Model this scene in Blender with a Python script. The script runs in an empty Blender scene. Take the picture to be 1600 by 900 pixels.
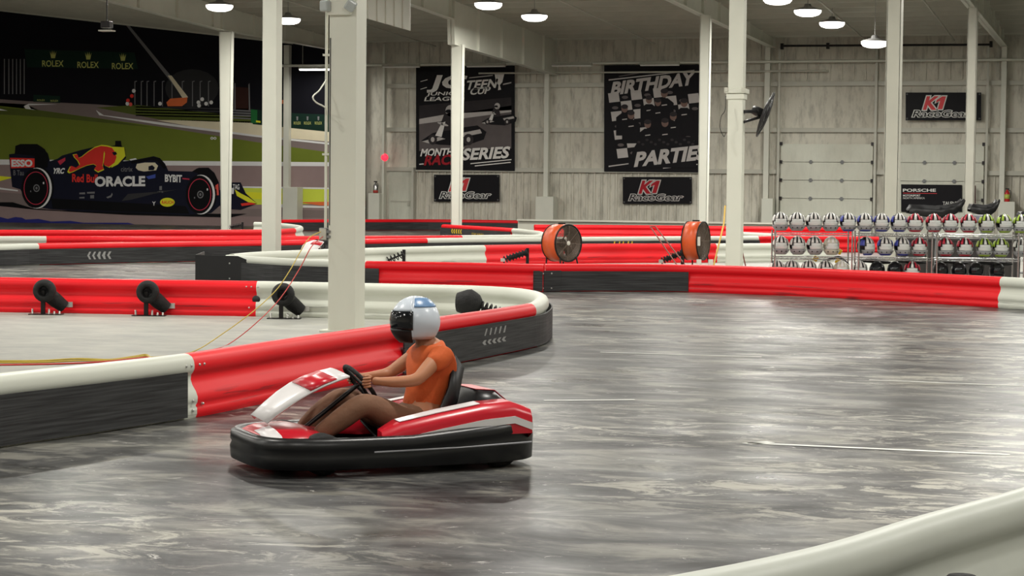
import bpy, math, random
from mathutils import Vector, Matrix
random.seed(7)
sc = bpy.context.scene
COL = sc.collection
PI = math.pi
# ------------------------------------------------------------------ camera
FPX = 3200.0
TH = math.atan(950 / 3200.0)
F = Vector((-math.sin(TH), math.cos(TH), 0)); R = Vector((math.cos(TH), math.sin(TH), 0)); U = Vector((0, 0, 1))
PITCH = math.atan(150 / FPX); ROLL = 0.010
HC = 1.7
CAM = Vector((0, 0, HC))
cf = F * math.cos(PITCH) - U * math.sin(PITCH)
cu0 = U * math.cos(PITCH) + F * math.sin(PITCH)
cr = R * math.cos(ROLL) + cu0 * math.sin(ROLL)
cup = cu0 * math.cos(ROLL) - R * math.sin(ROLL)
cd = bpy.data.cameras.new('camera'); cam = bpy.data.objects.new('camera', cd); COL.objects.link(cam)
mw = Matrix(((cr.x, cup.x, -cf.x, CAM.x), (cr.y, cup.y, -cf.y, CAM.y), (cr.z, cup.z, -cf.z, CAM.z), (0, 0, 0, 1)))
cam.matrix_world = mw
cd.sensor_width = 36; cd.lens = 36 * FPX / 1600; cd.clip_end = 500; cd.clip_start = 0.1
sc.camera = cam
# ------------------------------------------------------------------ world, exposure
w = bpy.data.worlds.new('world'); sc.world = w; w.use_nodes = True
w.node_tree.nodes['Background'].inputs[0].default_value = (0.8, 0.85, 0.9, 1)
w.node_tree.nodes['Background'].inputs[1].default_value = 0.2
vs = sc.view_settings
vs.view_transform = 'Standard'; vs.look = 'None'; vs.gamma = 1; vs.use_curve_mapping = False
vs.exposure = 0.0
LAMP_W = 500.0      # watts of each high bay lamp
LAMP_COL = (1.0, 0.97, 0.90)
EMIT = 5.0
# ------------------------------------------------------------------ projection helpers
def ray(px, py): return cf * FPX + cr * (px - 800) + cup * (450 - py)
def G(px, py, z=0.0):
    d = ray(px, py); return CAM + d * ((z - HC) / d.z)
BH = 0.475
def T(px, py): return G(px, py, BH)
def D(px, py, s):
    d = ray(px, py); return CAM + d * ((FPX / s) / d.dot(F))
WALLY = 87.6
def WP(px, py, off=0.0, y=None):
    d = ray(px, py); return CAM + d * (((WALLY if y is None else y) - off) / d.y)
def CC(X, Y, z=0.0): return R * X + F * Y + U * z
def base(px, s):
    p = D(px, 300 + 0.01 * (px - 800) + HC * s, s); return Vector((p.x, p.y, 0))
def hz(px): return 300 + 0.01 * (px - 800)
# ------------------------------------------------------------------ materials
MATS = {}
def srgb(r, g, b):
    f = lambda c: ((c / 255) / 12.92) if c / 255 <= .04045 else (((c / 255) + .055) / 1.055) ** 2.4
    return (f(r), f(g), f(b), 1)
def mat(name, rgb, rough=0.5, metal=0.0, noise=0.06, scale=6.0, bump=0.0, emit=0.0, spec=0.5):
    if name in MATS: return MATS[name]
    m = bpy.data.materials.new(name); m.use_nodes = True; MATS[name] = m
    nt = m.node_tree; b = nt.nodes['Principled BSDF']
    c = srgb(*rgb)
    b.inputs['Roughness'].default_value = rough; b.inputs['Metallic'].default_value = metal
    b.inputs['Specular IOR Level'].default_value = spec
    if emit:
        b.inputs['Base Color'].default_value = c
        b.inputs['Emission Color'].default_value = c; b.inputs['Emission Strength'].default_value = emit
        return m
    tc = nt.nodes.new('ShaderNodeTexCoord'); no = nt.nodes.new('ShaderNodeTexNoise')
    no.inputs['Scale'].default_value = scale; no.inputs['Detail'].default_value = 4
    nt.links.new(tc.outputs['Object'], no.inputs['Vector'])
    mx = nt.nodes.new('ShaderNodeMix'); mx.data_type = 'RGBA'
    mx.inputs[6].default_value = tuple(max(0, v * (1 - noise * 2)) for v in c[:3]) + (1,)
    mx.inputs[7].default_value = tuple(min(1, v * (1 + noise)) for v in c[:3]) + (1,)
    nt.links.new(no.outputs['Fac'], mx.inputs[0]); nt.links.new(mx.outputs[2], b.inputs['Base Color'])
    if bump:
        bp = nt.nodes.new('ShaderNodeBump'); bp.inputs['Strength'].default_value = bump; bp.inputs['Distance'].default_value = .05
        nt.links.new(no.outputs['Fac'], bp.inputs['Height']); nt.links.new(bp.outputs[0], b.inputs['Normal'])
    return m
def barrier_mat(name, rgb, dirt=0.8):
    m = bpy.data.materials.new(name); m.use_nodes = True; nt = m.node_tree; N = nt.nodes; L = nt.links
    b = N['Principled BSDF']; b.inputs['Roughness'].default_value = .42; b.inputs['Specular IOR Level'].default_value = .3
    geo = N.new('ShaderNodeNewGeometry'); sep = N.new('ShaderNodeSeparateXYZ'); L.new(geo.outputs['Position'], sep.inputs[0])
    mp = N.new('ShaderNodeMapping'); mp.inputs['Scale'].default_value = (1.2, 1.2, 26); L.new(geo.outputs['Position'], mp.inputs[0])
    no = N.new('ShaderNodeTexNoise'); no.inputs['Scale'].default_value = 1.3; no.inputs['Detail'].default_value = 6; L.new(mp.outputs[0], no.inputs[0])
    cr_ = N.new('ShaderNodeValToRGB'); cr_.color_ramp.elements[0].position = .56; cr_.color_ramp.elements[1].position = .66
    L.new(no.outputs['Fac'], cr_.inputs[0])
    # scuffs sit on the lower half, where karts rub
    zr = N.new('ShaderNodeValToRGB'); e = zr.color_ramp.elements
    e[0].position = 0.0; e[0].color = (.9, .9, .9, 1); e[1].position = .40; e[1].color = (0, 0, 0, 1)
    x = e.new(.10); x.color = (.35, .35, .35, 1); x = e.new(.15); x.color = (.8, .8, .8, 1); x = e.new(.19); x.color = (.1, .1, .1, 1)
    L.new(sep.outputs['Z'], zr.inputs[0])
    mu = N.new('ShaderNodeMath'); mu.operation = 'MULTIPLY'; L.new(cr_.outputs[0], mu.inputs[0]); L.new(zr.outputs[0], mu.inputs[1])
    m2 = N.new('ShaderNodeMath'); m2.operation = 'MULTIPLY'; m2.inputs[1].default_value = dirt; L.new(mu.outputs[0], m2.inputs[0])
    n2 = N.new('ShaderNodeTexNoise'); n2.inputs['Scale'].default_value = .8; L.new(geo.outputs['Position'], n2.inputs[0])
    c = srgb(*rgb)
    mx0 = N.new('ShaderNodeMix'); mx0.data_type = 'RGBA'; mx0.inputs[6].default_value = tuple(v * .88 for v in c[:3]) + (1,); mx0.inputs[7].default_value = c
    L.new(n2.outputs['Fac'], mx0.inputs[0])
    mx = N.new('ShaderNodeMix'); mx.data_type = 'RGBA'; L.new(m2.outputs[0], mx.inputs[0]); L.new(mx0.outputs[2], mx.inputs[6]); mx.inputs[7].default_value = (.02, .02, .022, 1)
    L.new(mx.outputs[2], b.inputs['Base Color'])
    return m
def belt_mat():
    m = bpy.data.materials.new('black_belt_rubber'); m.use_nodes = True; nt = m.node_tree; N = nt.nodes; L = nt.links
    b = N['Principled BSDF']; b.inputs['Roughness'].default_value = .6
    geo = N.new('ShaderNodeNewGeometry'); mp = N.new('ShaderNodeMapping'); mp.inputs['Scale'].default_value = (.8, .8, 30); L.new(geo.outputs['Position'], mp.inputs[0])
    no = N.new('ShaderNodeTexNoise'); no.inputs['Scale'].default_value = 2.0; no.inputs['Detail'].default_value = 8; L.new(mp.outputs[0], no.inputs[0])
    r = N.new('ShaderNodeValToRGB'); e = r.color_ramp.elements
    e[0].position = .35; e[0].color = (.008, .008, .009, 1); e[1].position = .75; e[1].color = (.058, .06, .062, 1)
    L.new(no.outputs['Fac'], r.inputs[0]); L.new(r.outputs[0], b.inputs['Base Color'])
    return m
def floor_mat(name, kind):
    m = bpy.data.materials.new(name); m.use_nodes = True; nt = m.node_tree; N = nt.nodes; L = nt.links
    b = N['Principled BSDF']
    geo = N.new('ShaderNodeNewGeometry')
    mp = N.new('ShaderNodeMapping'); mp.inputs['Rotation'].default_value = (0, 0, -TH - .12); mp.inputs['Scale'].default_value = (.55, 1.0, 1)
    L.new(geo.outputs['Position'], mp.inputs[0])
    def noise(sc_, det, rough=.6, dist=0.0, src=mp.outputs[0]):
        n = N.new('ShaderNodeTexNoise'); n.inputs['Scale'].default_value = sc_; n.inputs['Detail'].default_value = det
        n.inputs['Roughness'].default_value = rough; n.inputs['Distortion'].default_value = dist; L.new(src, n.inputs[0]); return n.outputs['Fac']
    def ramp(src, stops):
        r = N.new('ShaderNodeValToRGB'); e = r.color_ramp.elements
        e[0].position = stops[0][0]; e[0].color = stops[0][1]; e[1].position = stops[-1][0]; e[1].color = stops[-1][1]
        for p, c in stops[1:-1]: x = e.new(p); x.color = c
        L.new(src, r.inputs[0]); return r.outputs[0]
    def mix(f_, a, c):
        x = N.new('ShaderNodeMix'); x.data_type = 'RGBA'
        for k, v in ((0, f_), (6, a), (7, c)):
            if hasattr(v, 'default_value') or hasattr(v, 'links'): L.new(v, x.inputs[k])
            else: x.inputs[k].default_value = v
        return x.outputs[2]
    g = lambda v, t=(1, 1, 1): (v * t[0], v * t[1], v * t[2], 1)
    if kind == 'track':
        c1 = ramp(noise(.45, 5, .6, .4), [(.36, g(.012)), (.5, g(.055)), (.64, g(.15, (1, 1, .88)))])
        c2 = ramp(noise(2.2, 8, .7, .6), [(.40, g(.006)), (.50, g(.07)), (.62, g(.28, (1, .97, .84)))])
        c = mix(.62, c1, c2)
        worn = ramp(noise(3.6, 9, .75, 1.0), [(.52, g(0)), (.58, g(1))])
        big = ramp(noise(.3, 2, .5, 0), [(.46, g(0)), (.58, g(.85))])
        mm = N.new('ShaderNodeMath'); mm.operation = 'MULTIPLY'; L.new(worn, mm.inputs[0]); L.new(big, mm.inputs[1])
        c = mix(mm.outputs[0], c, g(.42, (1, .96, .82)))
        fl = ramp(noise(5.5, 9, .8, 1.5), [(.61, g(0)), (.65, g(1))])
        m2 = N.new('ShaderNodeMath'); m2.operation = 'MULTIPLY'; L.new(fl, m2.inputs[0]); m2.inputs[1].default_value = .7
        c = mix(m2.outputs[0], c, g(.6, (1, .97, .9)))
        rr = ramp(noise(1.4, 5), [(.3, g(.26)), (.7, g(.44))])
        L.new(rr, b.inputs['Roughness'])
        b.inputs['Specular IOR Level'].default_value = .09
    else:
        c1 = ramp(noise(.5, 5), [(.3, g(.28, (1, 1, .88))), (.7, g(.40, (1, 1, .88)))])
        c2 = ramp(noise(2.5, 8, .7), [(.38, g(.24)), (.6, g(.42, (1, 1, .88)))])
        c = mix(.5, c1, c2)
        b.inputs['Roughness'].default_value = .55; b.inputs['Specular IOR Level'].default_value = .3
    L.new(c, b.inputs['Base Color'])
    bp = N.new('ShaderNodeBump'); bp.inputs['Strength'].default_value = .03; bp.inputs['Distance'].default_value = .006
    L.new(noise(9, 6), bp.inputs['Height']); L.new(bp.outputs[0], b.inputs['Normal'])
    return m
def wall_mat(name, rgb, stain=.5):
    m = bpy.data.materials.new(name); m.use_nodes = True; nt = m.node_tree; N = nt.nodes; L = nt.links
    b = N['Principled BSDF']; b.inputs['Roughness'].default_value = .7
    geo = N.new('ShaderNodeNewGeometry'); mp = N.new('ShaderNodeMapping'); mp.inputs['Scale'].default_value = (3.0, 3.0, .8); L.new(geo.outputs['Position'], mp.inputs[0])
    n1 = N.new('ShaderNodeTexNoise'); n1.inputs['Scale'].default_value = 1.1; n1.inputs['Detail'].default_value = 9; n1.inputs['Roughness'].default_value = .7; L.new(mp.outputs[0], n1.inputs[0])
    n2 = N.new('ShaderNodeTexNoise'); n2.inputs['Scale'].default_value = .35; n2.inputs['Detail'].default_value = 5; L.new(geo.outputs['Position'], n2.inputs[0])
    r = N.new('ShaderNodeValToRGB'); e = r.color_ramp.elements; e[0].position = .28; e[0].color = (1 - stain,) * 3 + (1,); e[1].position = .52; e[1].color = (1, 1, 1, 1)
    L.new(n1.outputs['Fac'], r.inputs[0])
    r2 = N.new('ShaderNodeValToRGB'); e = r2.color_ramp.elements; e[0].position = .3; e[0].color = (.78, .76, .74, 1); e[1].position = .65; e[1].color = (1, 1, 1, 1)
    L.new(n2.outputs['Fac'], r2.inputs[0])
    def mul(a, c):
        x = N.new('ShaderNodeMix'); x.data_type = 'RGBA'; x.blend_type = 'MULTIPLY'; x.inputs[0].default_value = 1
        L.new(a, x.inputs[6])
        if isinstance(c, tuple): x.inputs[7].default_value = c
        else: L.new(c, x.inputs[7])
        return x.outputs[2]
    L.new(mul(mul(r.outputs[0], r2.outputs[0]), srgb(*rgb)), b.inputs['Base Color'])
    bp = N.new('ShaderNodeBump'); bp.inputs['Strength'].default_value = .5; bp.inputs['Distance'].default_value = .06
    L.new(n1.outputs['Fac'], bp.inputs['Height']); L.new(bp.outputs[0], b.inputs['Normal'])
    return m
RED = barrier_mat('red_barrier_plastic', (240, 22, 34))
WHITE = barrier_mat('white_barrier_plastic', (214, 217, 205), .6)
BELT = belt_mat()
FLOOR = floor_mat('track_floor_concrete', 'track'); ISLE = floor_mat('island_concrete', 'isle')
WALL = wall_mat('sprayed_white_wall', (222, 219, 205), .45)
DOORW = wall_mat('white_overhead_door', (222, 224, 210), .10)
ROOF = wall_mat('painted_roof_deck', (200, 198, 184), .25)
STEEL = mat('white_painted_steel', (218, 219, 206), .45, noise=.05, scale=1.5)
STEEL2 = mat('grey_white_painted_steel', (196, 195, 182), .5, noise=.08, scale=1.5)
BLACK = mat('black_plastic', (20, 20, 22), .45)
RUBBER = mat('black_rubber', (17, 17, 18), .75, bump=.3, scale=20)
DMETAL = mat('dark_metal', (42, 40, 40), .4, .7)
CHROME = mat('chrome_wire', (190, 190, 190), .25, .9)
GREYP = mat('grey_plastic', (120, 122, 122), .5)
BOLT = mat('zinc_bolt', (200, 200, 195), .35, .6)
# ------------------------------------------------------------------ mesh builder
class MB:
    def __init__(s): s.v = []; s.f = []; s.m = []; s.sm = []
    def add(s, vs_, fs, mi=0, smooth=False):
        o = len(s.v); s.v += [Vector(v) for v in vs_]
        for f in fs: s.f.append([i + o for i in f]); s.m.append(mi); s.sm.append(smooth)
        return s
    def box(s, c, size, M=None, mi=0, taper=1.0):
        hx, hy, hz_ = [k / 2 for k in size]; vs_ = []
        for z in (-1, 1):
            k = taper if z > 0 else 1
            for x, y in ((-1, -1), (1, -1), (1, 1), (-1, 1)): 
                v = Vector((x * hx * k, y * hy * k, z * hz_))
                if M: v = M @ v
                vs_.append(v + Vector(c))
        return s.add(vs_, [(3, 2, 1, 0), (4, 5, 6, 7), (0, 1, 5, 4), (1, 2, 6, 5), (2, 3, 7, 6), (3, 0, 4, 7)], mi)
    def bar(s, p0, p1, wd, ht, mi=0, up=(0, 0, 1)):
        p0 = Vector(p0); p1 = Vector(p1); d = p1 - p0; L_ = d.length; x = d.normalized()
        y = Vector(up).cross(x)
        if y.length < 1e-4: y = Vector((0, 1, 0)).cross(x)
        y.normalize(); z = x.cross(y)
        M = Matrix((x, y, z)).transposed()
        return s.box((p0 + p1) / 2, (L_, wd, ht), M, mi)
    def tube(s, pts, r, seg=8, mi=0, caps=True, closed=False):
        pts = [Vector(p) for p in pts]; n = len(pts); vs_ = []; fs = []
        rr = r if isinstance(r, (list, tuple)) else [r] * n
        prev = None
        for i, p in enumerate(pts):
            a = pts[(i - 1) % n] if (closed or i) else p; b = pts[(i + 1) % n] if (closed or i < n - 1) else p
            d = (b - a).normalized()
            if prev is None:
                u = d.orthogonal().normalized()
            else:
                u = prev - d * prev.dot(d)
                u = u.normalized() if u.length > 1e-6 else d.orthogonal().normalized()
            prev = u; v = d.cross(u)
            for k in range(seg):
                a_ = 2 * PI * k / seg; vs_.append(p + (u * math.cos(a_) + v * math.sin(a_)) * rr[i])
        m_ = n if closed else n - 1
        for i in range(m_):
            j = (i + 1) % n
            for k in range(seg):
                k2 = (k + 1) % seg; fs.append((i * seg + k, i * seg + k2, j * seg + k2, j * seg + k))
        s.add(vs_, fs, mi, True)
        if caps and not closed:
            s.add(vs_[:seg], [tuple(range(seg))[::-1]], mi); s.add(vs_[-seg:], [tuple(range(seg))], mi)
        return s
    def lathe(s, prof, org=(0, 0, 0), axis=(0, 0, 1), seg=20, mi=0, sx=1.0):
        ax = Vector(axis).normalized(); u = ax.orthogonal().normalized()
        if abs(ax.z) > .99: u = Vector((1, 0, 0))
        v = ax.cross(u); org = Vector(org); vs_ = []; fs = []
        for (r, h) in prof:
            for k in range(seg):
                a = 2 * PI * k / seg; vs_.append(org + ax * h + (u * math.cos(a) * sx + v * math.sin(a)) * r)
        for i in range(len(prof) - 1):
            for k in range(seg):
                k2 = (k + 1) % seg; fs.append((i * seg + k, i * seg + k2, (i + 1) * seg + k2, (i + 1) * seg + k))
        return s.add(vs_, fs, mi, True)
    def prism(s, poly, ext, mi=0):
        poly = [Vector(p) for p in poly]; e = Vector(ext); n = len(poly)
        vs_ = poly + [p + e for p in poly]
        fs = [tuple(range(n))[::-1], tuple(range(n, 2 * n))] + [(i, (i + 1) % n, n + (i + 1) % n, n + i) for i in range(n)]
        return s.add(vs_, fs, mi)
    def grid(s, rows, mi=0, closed=False, smooth=True):
        n = len(rows[0]); vs_ = [p for r in rows for p in r]; fs = []
        for i in range(len(rows) - 1):
            for k in range(n if closed else n - 1):
                k2 = (k + 1) % n; fs.append((i * n + k, i * n + k2, (i + 1) * n + k2, (i + 1) * n + k))
        return s.add(vs_, fs, mi, smooth)
    def ell(s, c, r, seg=14, rings=9, mi=0, M=None):
        vs_ = []; fs = []; c = Vector(c)
        for i in range(rings + 1):
            t = PI * i / rings
            for k in range(seg):
                a = 2 * PI * k / seg; p = Vector((r[0] * math.sin(t) * math.cos(a), r[1] * math.sin(t) * math.sin(a), r[2] * math.cos(t)))
                if M: p = M @ p
                vs_.append(c + p)
        for i in range(rings):
            for k in range(seg):
                k2 = (k + 1) % seg; fs.append((i * seg + k, (i + 1) * seg + k, (i + 1) * seg + k2, i * seg + k2))
        return s.add(vs_, fs, mi, True)
    def build(s, name, mats, parent=None, bevel=0, solid=0, subsurf=0):
        me = bpy.data.meshes.new(name)
        off = parent_loc(parent)
        me.from_pydata([v - off for v in s.v], [], s.f)
        mats = mats if isinstance(mats, (list, tuple)) else [mats]
        for m_ in mats: me.materials.append(m_)
        for p, mi, sm in zip(me.polygons, s.m, s.sm): p.material_index = mi; p.use_smooth = sm
        me.validate(); me.update()
        o = bpy.data.objects.new(name, me); COL.objects.link(o)
        if parent: o.parent = parent
        if solid: x = o.modifiers.new('solid', 'SOLIDIFY'); x.thickness = solid; x.offset = 0
        if bevel: x = o.modifiers.new('bevel', 'BEVEL'); x.width = bevel; x.segments = 2; x.limit_method = 'ANGLE'
        if subsurf: x = o.modifiers.new('sub', 'SUBSURF'); x.levels = subsurf; x.render_levels = subsurf
        return o
def parent_loc(p):
    v = Vector((0, 0, 0))
    while p: v += p.location; p = p.parent
    return v
def tag(o, label=None, cat=None, group=None, kind=None):
    if label: o['label'] = label
    if cat: o['category'] = cat
    if group: o['group'] = group
    if kind: o['kind'] = kind
    return o
def thing(name, label, cat, loc=(0, 0, 0), group=None):
    o = bpy.data.objects.new(name, None); COL.objects.link(o); o.location = loc; o.empty_display_size = .2
    return tag(o, label, cat, group)
def struct(o, label=None): o['kind'] = 'structure'; 
def copy_tree(o, parent=None):
    c = o.copy(); COL.objects.link(c); c.parent = parent
    for ch in list(o.children): copy_tree(ch, c)
    return c
def catmull(pts, n=6):
    P = [pts[0] * 2 - pts[1]] + pts + [pts[-1] * 2 - pts[-2]]; out = []
    for i in range(1, len(P) - 2):
        for k in range(n):
            t = k / n; a, b, c, d = P[i - 1], P[i], P[i + 1], P[i + 2]
            out.append(.5 * ((2 * b) + (-a + c) * t + (2 * a - 5 * b + 4 * c - d) * t * t + (-a + 3 * b - 3 * c + d) * t ** 3))
    out.append(pts[-1]); return out
# ------------------------------------------------------------------ lettering
def glyphs(s, bold=0.0, spacing=1.0):
    cu = bpy.data.curves.new('lettering', 'FONT'); cu.body = s; cu.offset = bold; cu.resolution_u = 3; cu.space_character = spacing
    o = bpy.data.objects.new('lettering', cu); COL.objects.link(o)
    dg = bpy.context.evaluated_depsgraph_get(); dg.update()
    me = bpy.data.meshes.new_from_object(o.evaluated_get(dg))
    vs_ = [v.co.copy() for v in me.vertices]; fs = [tuple(p.vertices) for p in me.polygons]
    bpy.data.objects.remove(o); bpy.data.curves.remove(cu); bpy.data.meshes.remove(me)
    return vs_, fs
def text_px(mb, s, x0, x1, ytop, ybot, mapf, mi=0, slope=0.0, shear=0.0, bold=0.0, pad=0.0):
    """fit the string between x0..x1, ytop..ybot (picture units on a flat board) and map it onto that board"""
    vs_, fs = glyphs(s, 0.0); b = glyphs(s, bold)[0] if bold else vs_
    f2 = glyphs(s, bold)[1] if bold else fs
    mnx = min(v.x for v in vs_); mxx = max(v.x for v in vs_); mny = min(v.y for v in vs_); mxy = max(v.y for v in vs_)
    out = []
    for v in b:
        u = (v.x - mnx) / (mxx - mnx); t = (v.y - mny) / (mxy - mny)
        x = x0 + u * (x1 - x0) + shear * (t - .0) * (ybot - ytop); y = ybot - t * (ybot - ytop) + slope * (x - x0)
        out.append(mapf(x, y))
    mb.add(out, f2, mi)
# ------------------------------------------------------------------ the room
mb = MB(); mb.add([(-60, -12, 0), (14, -12, 0), (14, 88, 0), (-60, 88, 0)], [(0, 1, 2, 3)])
o = mb.build('floor', FLOOR); struct(o)
def roofz(y): return 8.6 + .03 * (WALLY - y)
XK, SL = -36.5, .115      # west of XK the roof rises with slope SL
mb = MB(); mb.add([(XK, -12, roofz(-12)), (14, -12, roofz(-12)), (14, 88, roofz(88)), (XK, 88, roofz(88)), (-60, -12, roofz(-12) + (XK + 60) * SL), (-60, 88, roofz(88) + (XK + 60) * SL)], [(3, 2, 1, 0), (5, 3, 0, 4)])
y = -12
while y < 87:            # deck corrugations
    mb.box(((XK + 14) / 2, y, roofz(y) - .02), (14 - XK, .08, .06)); mb.bar((XK, y, roofz(y) - .02), (-60, y, roofz(y) - .02 + (XK + 60) * SL), .08, .06); y += .7
o = mb.build('ceiling', ROOF); struct(o)
# walls
mb = MB()
mb.box((-23, WALLY + .15, 6), (74, .3, 12))
x = -30.5
while x < 14:
    mb.box((x, WALLY - .02, 1.36), (.07, .08, 2.72)); x += .33
x = -31
while x < 14:
    mb.box((x, WALLY - .02, 7.6), (.06, .07, 2.0)); x += .5
x = -31
while x < -15:
    mb.box((x, WALLY - .012, 5.0), (.05, .05, 4.4)); x += .95
mb.build('wall_back', WALL)['kind'] = 'structure'
mb = MB().box((-60.15, 38, 6), (.3, 100, 12)); mb.build('wall_left', WALL)['kind'] = 'structure'
mb = MB().box((14.15, 38, 6), (.3, 100, 12)); mb.build('wall_right', WALL)['kind'] = 'structure'
mb = MB().box((-23, -12.15, 6), (74.6, .3, 12)); mb.build('wall_front', WALL)['kind'] = 'structure'
# girts along the wall
for i, (z, xa, xb) in enumerate(((2.74, -32, 14), (4.52, -32, 14), (6.48, -32, 14))):
    mb = MB(); mb.box(((xa + xb) / 2, WALLY - .1, z), (xb - xa, .2, .07)); mb.box(((xa + xb) / 2, WALLY - .19, z - .06), (xb - xa, .03, .18))
    o = mb.build('wall_girt', STEEL2); struct(o)
mb = MB(); mb.box(((XK + 14) / 2, WALLY - .3, 8.5), (14 - XK, .12, .22)); mb.bar((XK, WALLY - .3, 8.5), (-60, WALLY - .3, 8.5 + (XK + 60) * SL), .12, .3); o = mb.build('eave_strut', STEEL); struct(o)
mb = MB(); mb.tube([(-37, WALLY - .6, 7.35), (13, WALLY - .6, 7.35)], .06); o = mb.build('ceiling_pipe', STEEL); struct(o)
mb = MB(); mb.tube([(-27.5, WALLY - .5, 6.95), (-12, WALLY - .5, 6.95)], .04); o = mb.build('ceiling_pipe', STEEL2); struct(o)
# ledge at the foot of the wall
a = D(775, 345, 39.5); b = D(1335, 352, 41)
mb = MB(); mb.box(((a.x + b.x) / 2, 80.6, .29), (b.x - a.x, .12, .58)); mb.box(((a.x + b.x) / 2, 80.55, .56), (b.x - a.x, .3, .07)); o = mb.build('trim_1', STEEL2); struct(o)
a = WP(1155, 350); b = WP(1222, 350)
mb = MB().box(((a.x + b.x) / 2, WALLY - .3, .25), (b.x - a.x, .1, .5)); o = mb.build('baseboard_back', BLACK); struct(o)
# purlins, rafters
for y in [WALLY - 1.6 - 1.55 * k for k in range(40)]:
    mb = MB().box(((XK + 14) / 2, y, roofz(y) - .16), (14 - XK, .07, .2)); mb.box(((XK + 14) / 2, y + .04, roofz(y) - .26), (14 - XK, .1, .02)); mb.bar((XK, y, roofz(y) - .16), (-60, y, roofz(y) - .16 + (XK + 60) * SL), .07, .2)
    o = mb.build('roof_purlin', STEEL2); struct(o)
def rafter(t, prof, m=STEEL):
    """prof: list of (y, zbottom); I-beam with web and flanges"""
    mb = MB()
    for (y0, z0), (y1, z1) in zip(prof, prof[1:]):
        r0, r1 = roofz(y0) - .25, roofz(y1) - .25
        mb.prism([(t - .02, y0, z0), (t - .02, y1, z1), (t - .02, y1, r1), (t - .02, y0, r0)], (.04, 0, 0))
        mb.prism([(t - .14, y0, z0), (t - .14, y1, z1), (t - .14, y1, z1 + .03), (t - .14, y0, z0 + .03)], (.28, 0, 0))
        k = y0
        while k < y1:
            zz = z0 + (z1 - z0) * (k - y0) / (y1 - y0); mb.prism([(t - .12, k, zz), (t - .12, k + .02, zz), (t - .12, k + .02, roofz(k) - .25), (t - .12, k, roofz(k) - .25)], (.24, 0, 0)); k += 3.1
    o = mb.build('roof_beam', m); struct(o)
rafter(-4.8, [(-12, 9.6), (40, 8.2), (60, 7.75), (87.3, 7.9)])
rafter(-14.4, [(-12, 9.9), (50, 8.2), (71.6, 8.0), (87.3, 7.95)])
rafter(-24.0, [(-12, 9.9), (66, 8.25), (72.5, 8.08), (72.6, 7.15), (87.3, 6.85)])
rafter(-33.6, [(-12, 9.9), (50, 8.5), (63, 8.14), (73.1, 7.84), (87.3, 7.9)])
rafter(4.8, [(-12, 9.9), (60, 8.2), (87.3, 7.9)])
# a deep white girder panel hanging left of the middle frame
a = D(572, 20, 60); b = D(641, 20, 56)
mb = MB()
pa = [D(560, 25, 60), D(641, 48, 56), D(641, -60, 56), D(560, -60, 60)]
mb.prism(pa, F * .12)
for k in range(1, 6):
    u = k / 6; q0 = pa[0].lerp(pa[1], u); q1 = pa[3].lerp(pa[2], u); mb.bar(q0, q1, .03, .05)
o = mb.build('roof_girder', STEEL2); struct(o)
# thin conduits along the light rows and rod bracing
for t, ya, yb in ((-10.4, 50, 87), (-19.5, 50, 87), (-6.8, 45, 87), (-29.5, 50, 87)):
    mb = MB(); mb.tube([(t, ya, roofz(ya) - .55), (t, yb, roofz(yb) - .45)], .035, 6)
    o = mb.build('ceiling_conduit', STEEL2); struct(o)
# columns
def box_col(px, s, wd=.33, m=STEEL, h=None, label=''):
    p = base(px, s); z = roofz(p.y) - .2
    mb = MB().box((p.x, p.y, z / 2), (wd, wd, z)); mb.box((p.x, p.y, .015), (wd + .16, wd + .16, .03))
    o = mb.build('column', m, bevel=.01); struct(o); return p
pA = box_col(541, 130, .345); pB = box_col(1147, 70, .335); pC = box_col(424, 70, .335)
def i_col(px, s, wt, wb, m=STEEL2, ztop=8.0, d=.22):
    p = base(px, s); mb = MB()
    for z0, z1, w0, w1 in ((0, ztop, wb, wt),):
        for sg in (-1, 1):
            mb.prism([(p.x + sg * w0 / 2 - .012, p.y - d, 0), (p.x + sg * w0 / 2 + .012, p.y - d, 0), (p.x + sg * w1 / 2 + .012, p.y - d, z1), (p.x + sg * w1 / 2 - .012, p.y - d, z1)], (0, 2 * d, 0))
        mb.prism([(p.x - w0 / 2, p.y - .01, 0), (p.x + w0 / 2, p.y - .01, 0), (p.x + w1 / 2, p.y - .01, z1), (p.x - w1 / 2, p.y - .01, z1)], (0, .02, 0))
        mb.prism([(p.x - w0 / 2, p.y - d, 0), (p.x + w0 / 2, p.y - d, 0), (p.x + w1 / 2, p.y - d, z1), (p.x - w1 / 2, p.y - d, z1)], (0, .02, 0))
    o = mb.build('column', m); struct(o); return p
i_col(1391, 69, .30, .30, STEEL2); i_col(713, 41.5, .42, .30, STEEL, 7.2, .15); i_col(1098, 44, .34, .28, STEEL, 8.0, .16)
i_col(353, 40, .50, .28, STEEL, 7.8, .12); i_col(1513, 48, .28, .28, STEEL2)
def wall_col(px, wd, bx0, bx1, btop, m=STEEL, ztop=8.3):
    a = WP(px, 300); q = a.x
    mb = MB().box((q, WALLY - .35, ztop / 2), (wd, .3, ztop)); o = mb.build('wall_column', m); struct(o)
    if bx0 is not None:
        u = WP(bx0, btop, .9); v = WP(bx1, btop, .9)
        mb = MB().box(((u.x + v.x) / 2, WALLY - .6, u.z / 2), (v.x - u.x, .7, u.z)); o = mb.build('column_casing', m, bevel=.02); struct(o)
        return Vector(((u.x + v.x) / 2, WALLY - .6, u.z))
wall_col(453, .26, 442, 465, 292); wall_col(857, .20, 837, 865, 307); wall_col(1199, .22, 1190, 1208, 310)
cz2 = wall_col(1566, .20, 1560, 1586, 315); wall_col(604, .10, None, None, 0); wall_col(650, .10, None, None, 0, STEEL2, 2.75)
u = WP(574.5, 302, .9); v = WP(592, 302, .9)
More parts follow.
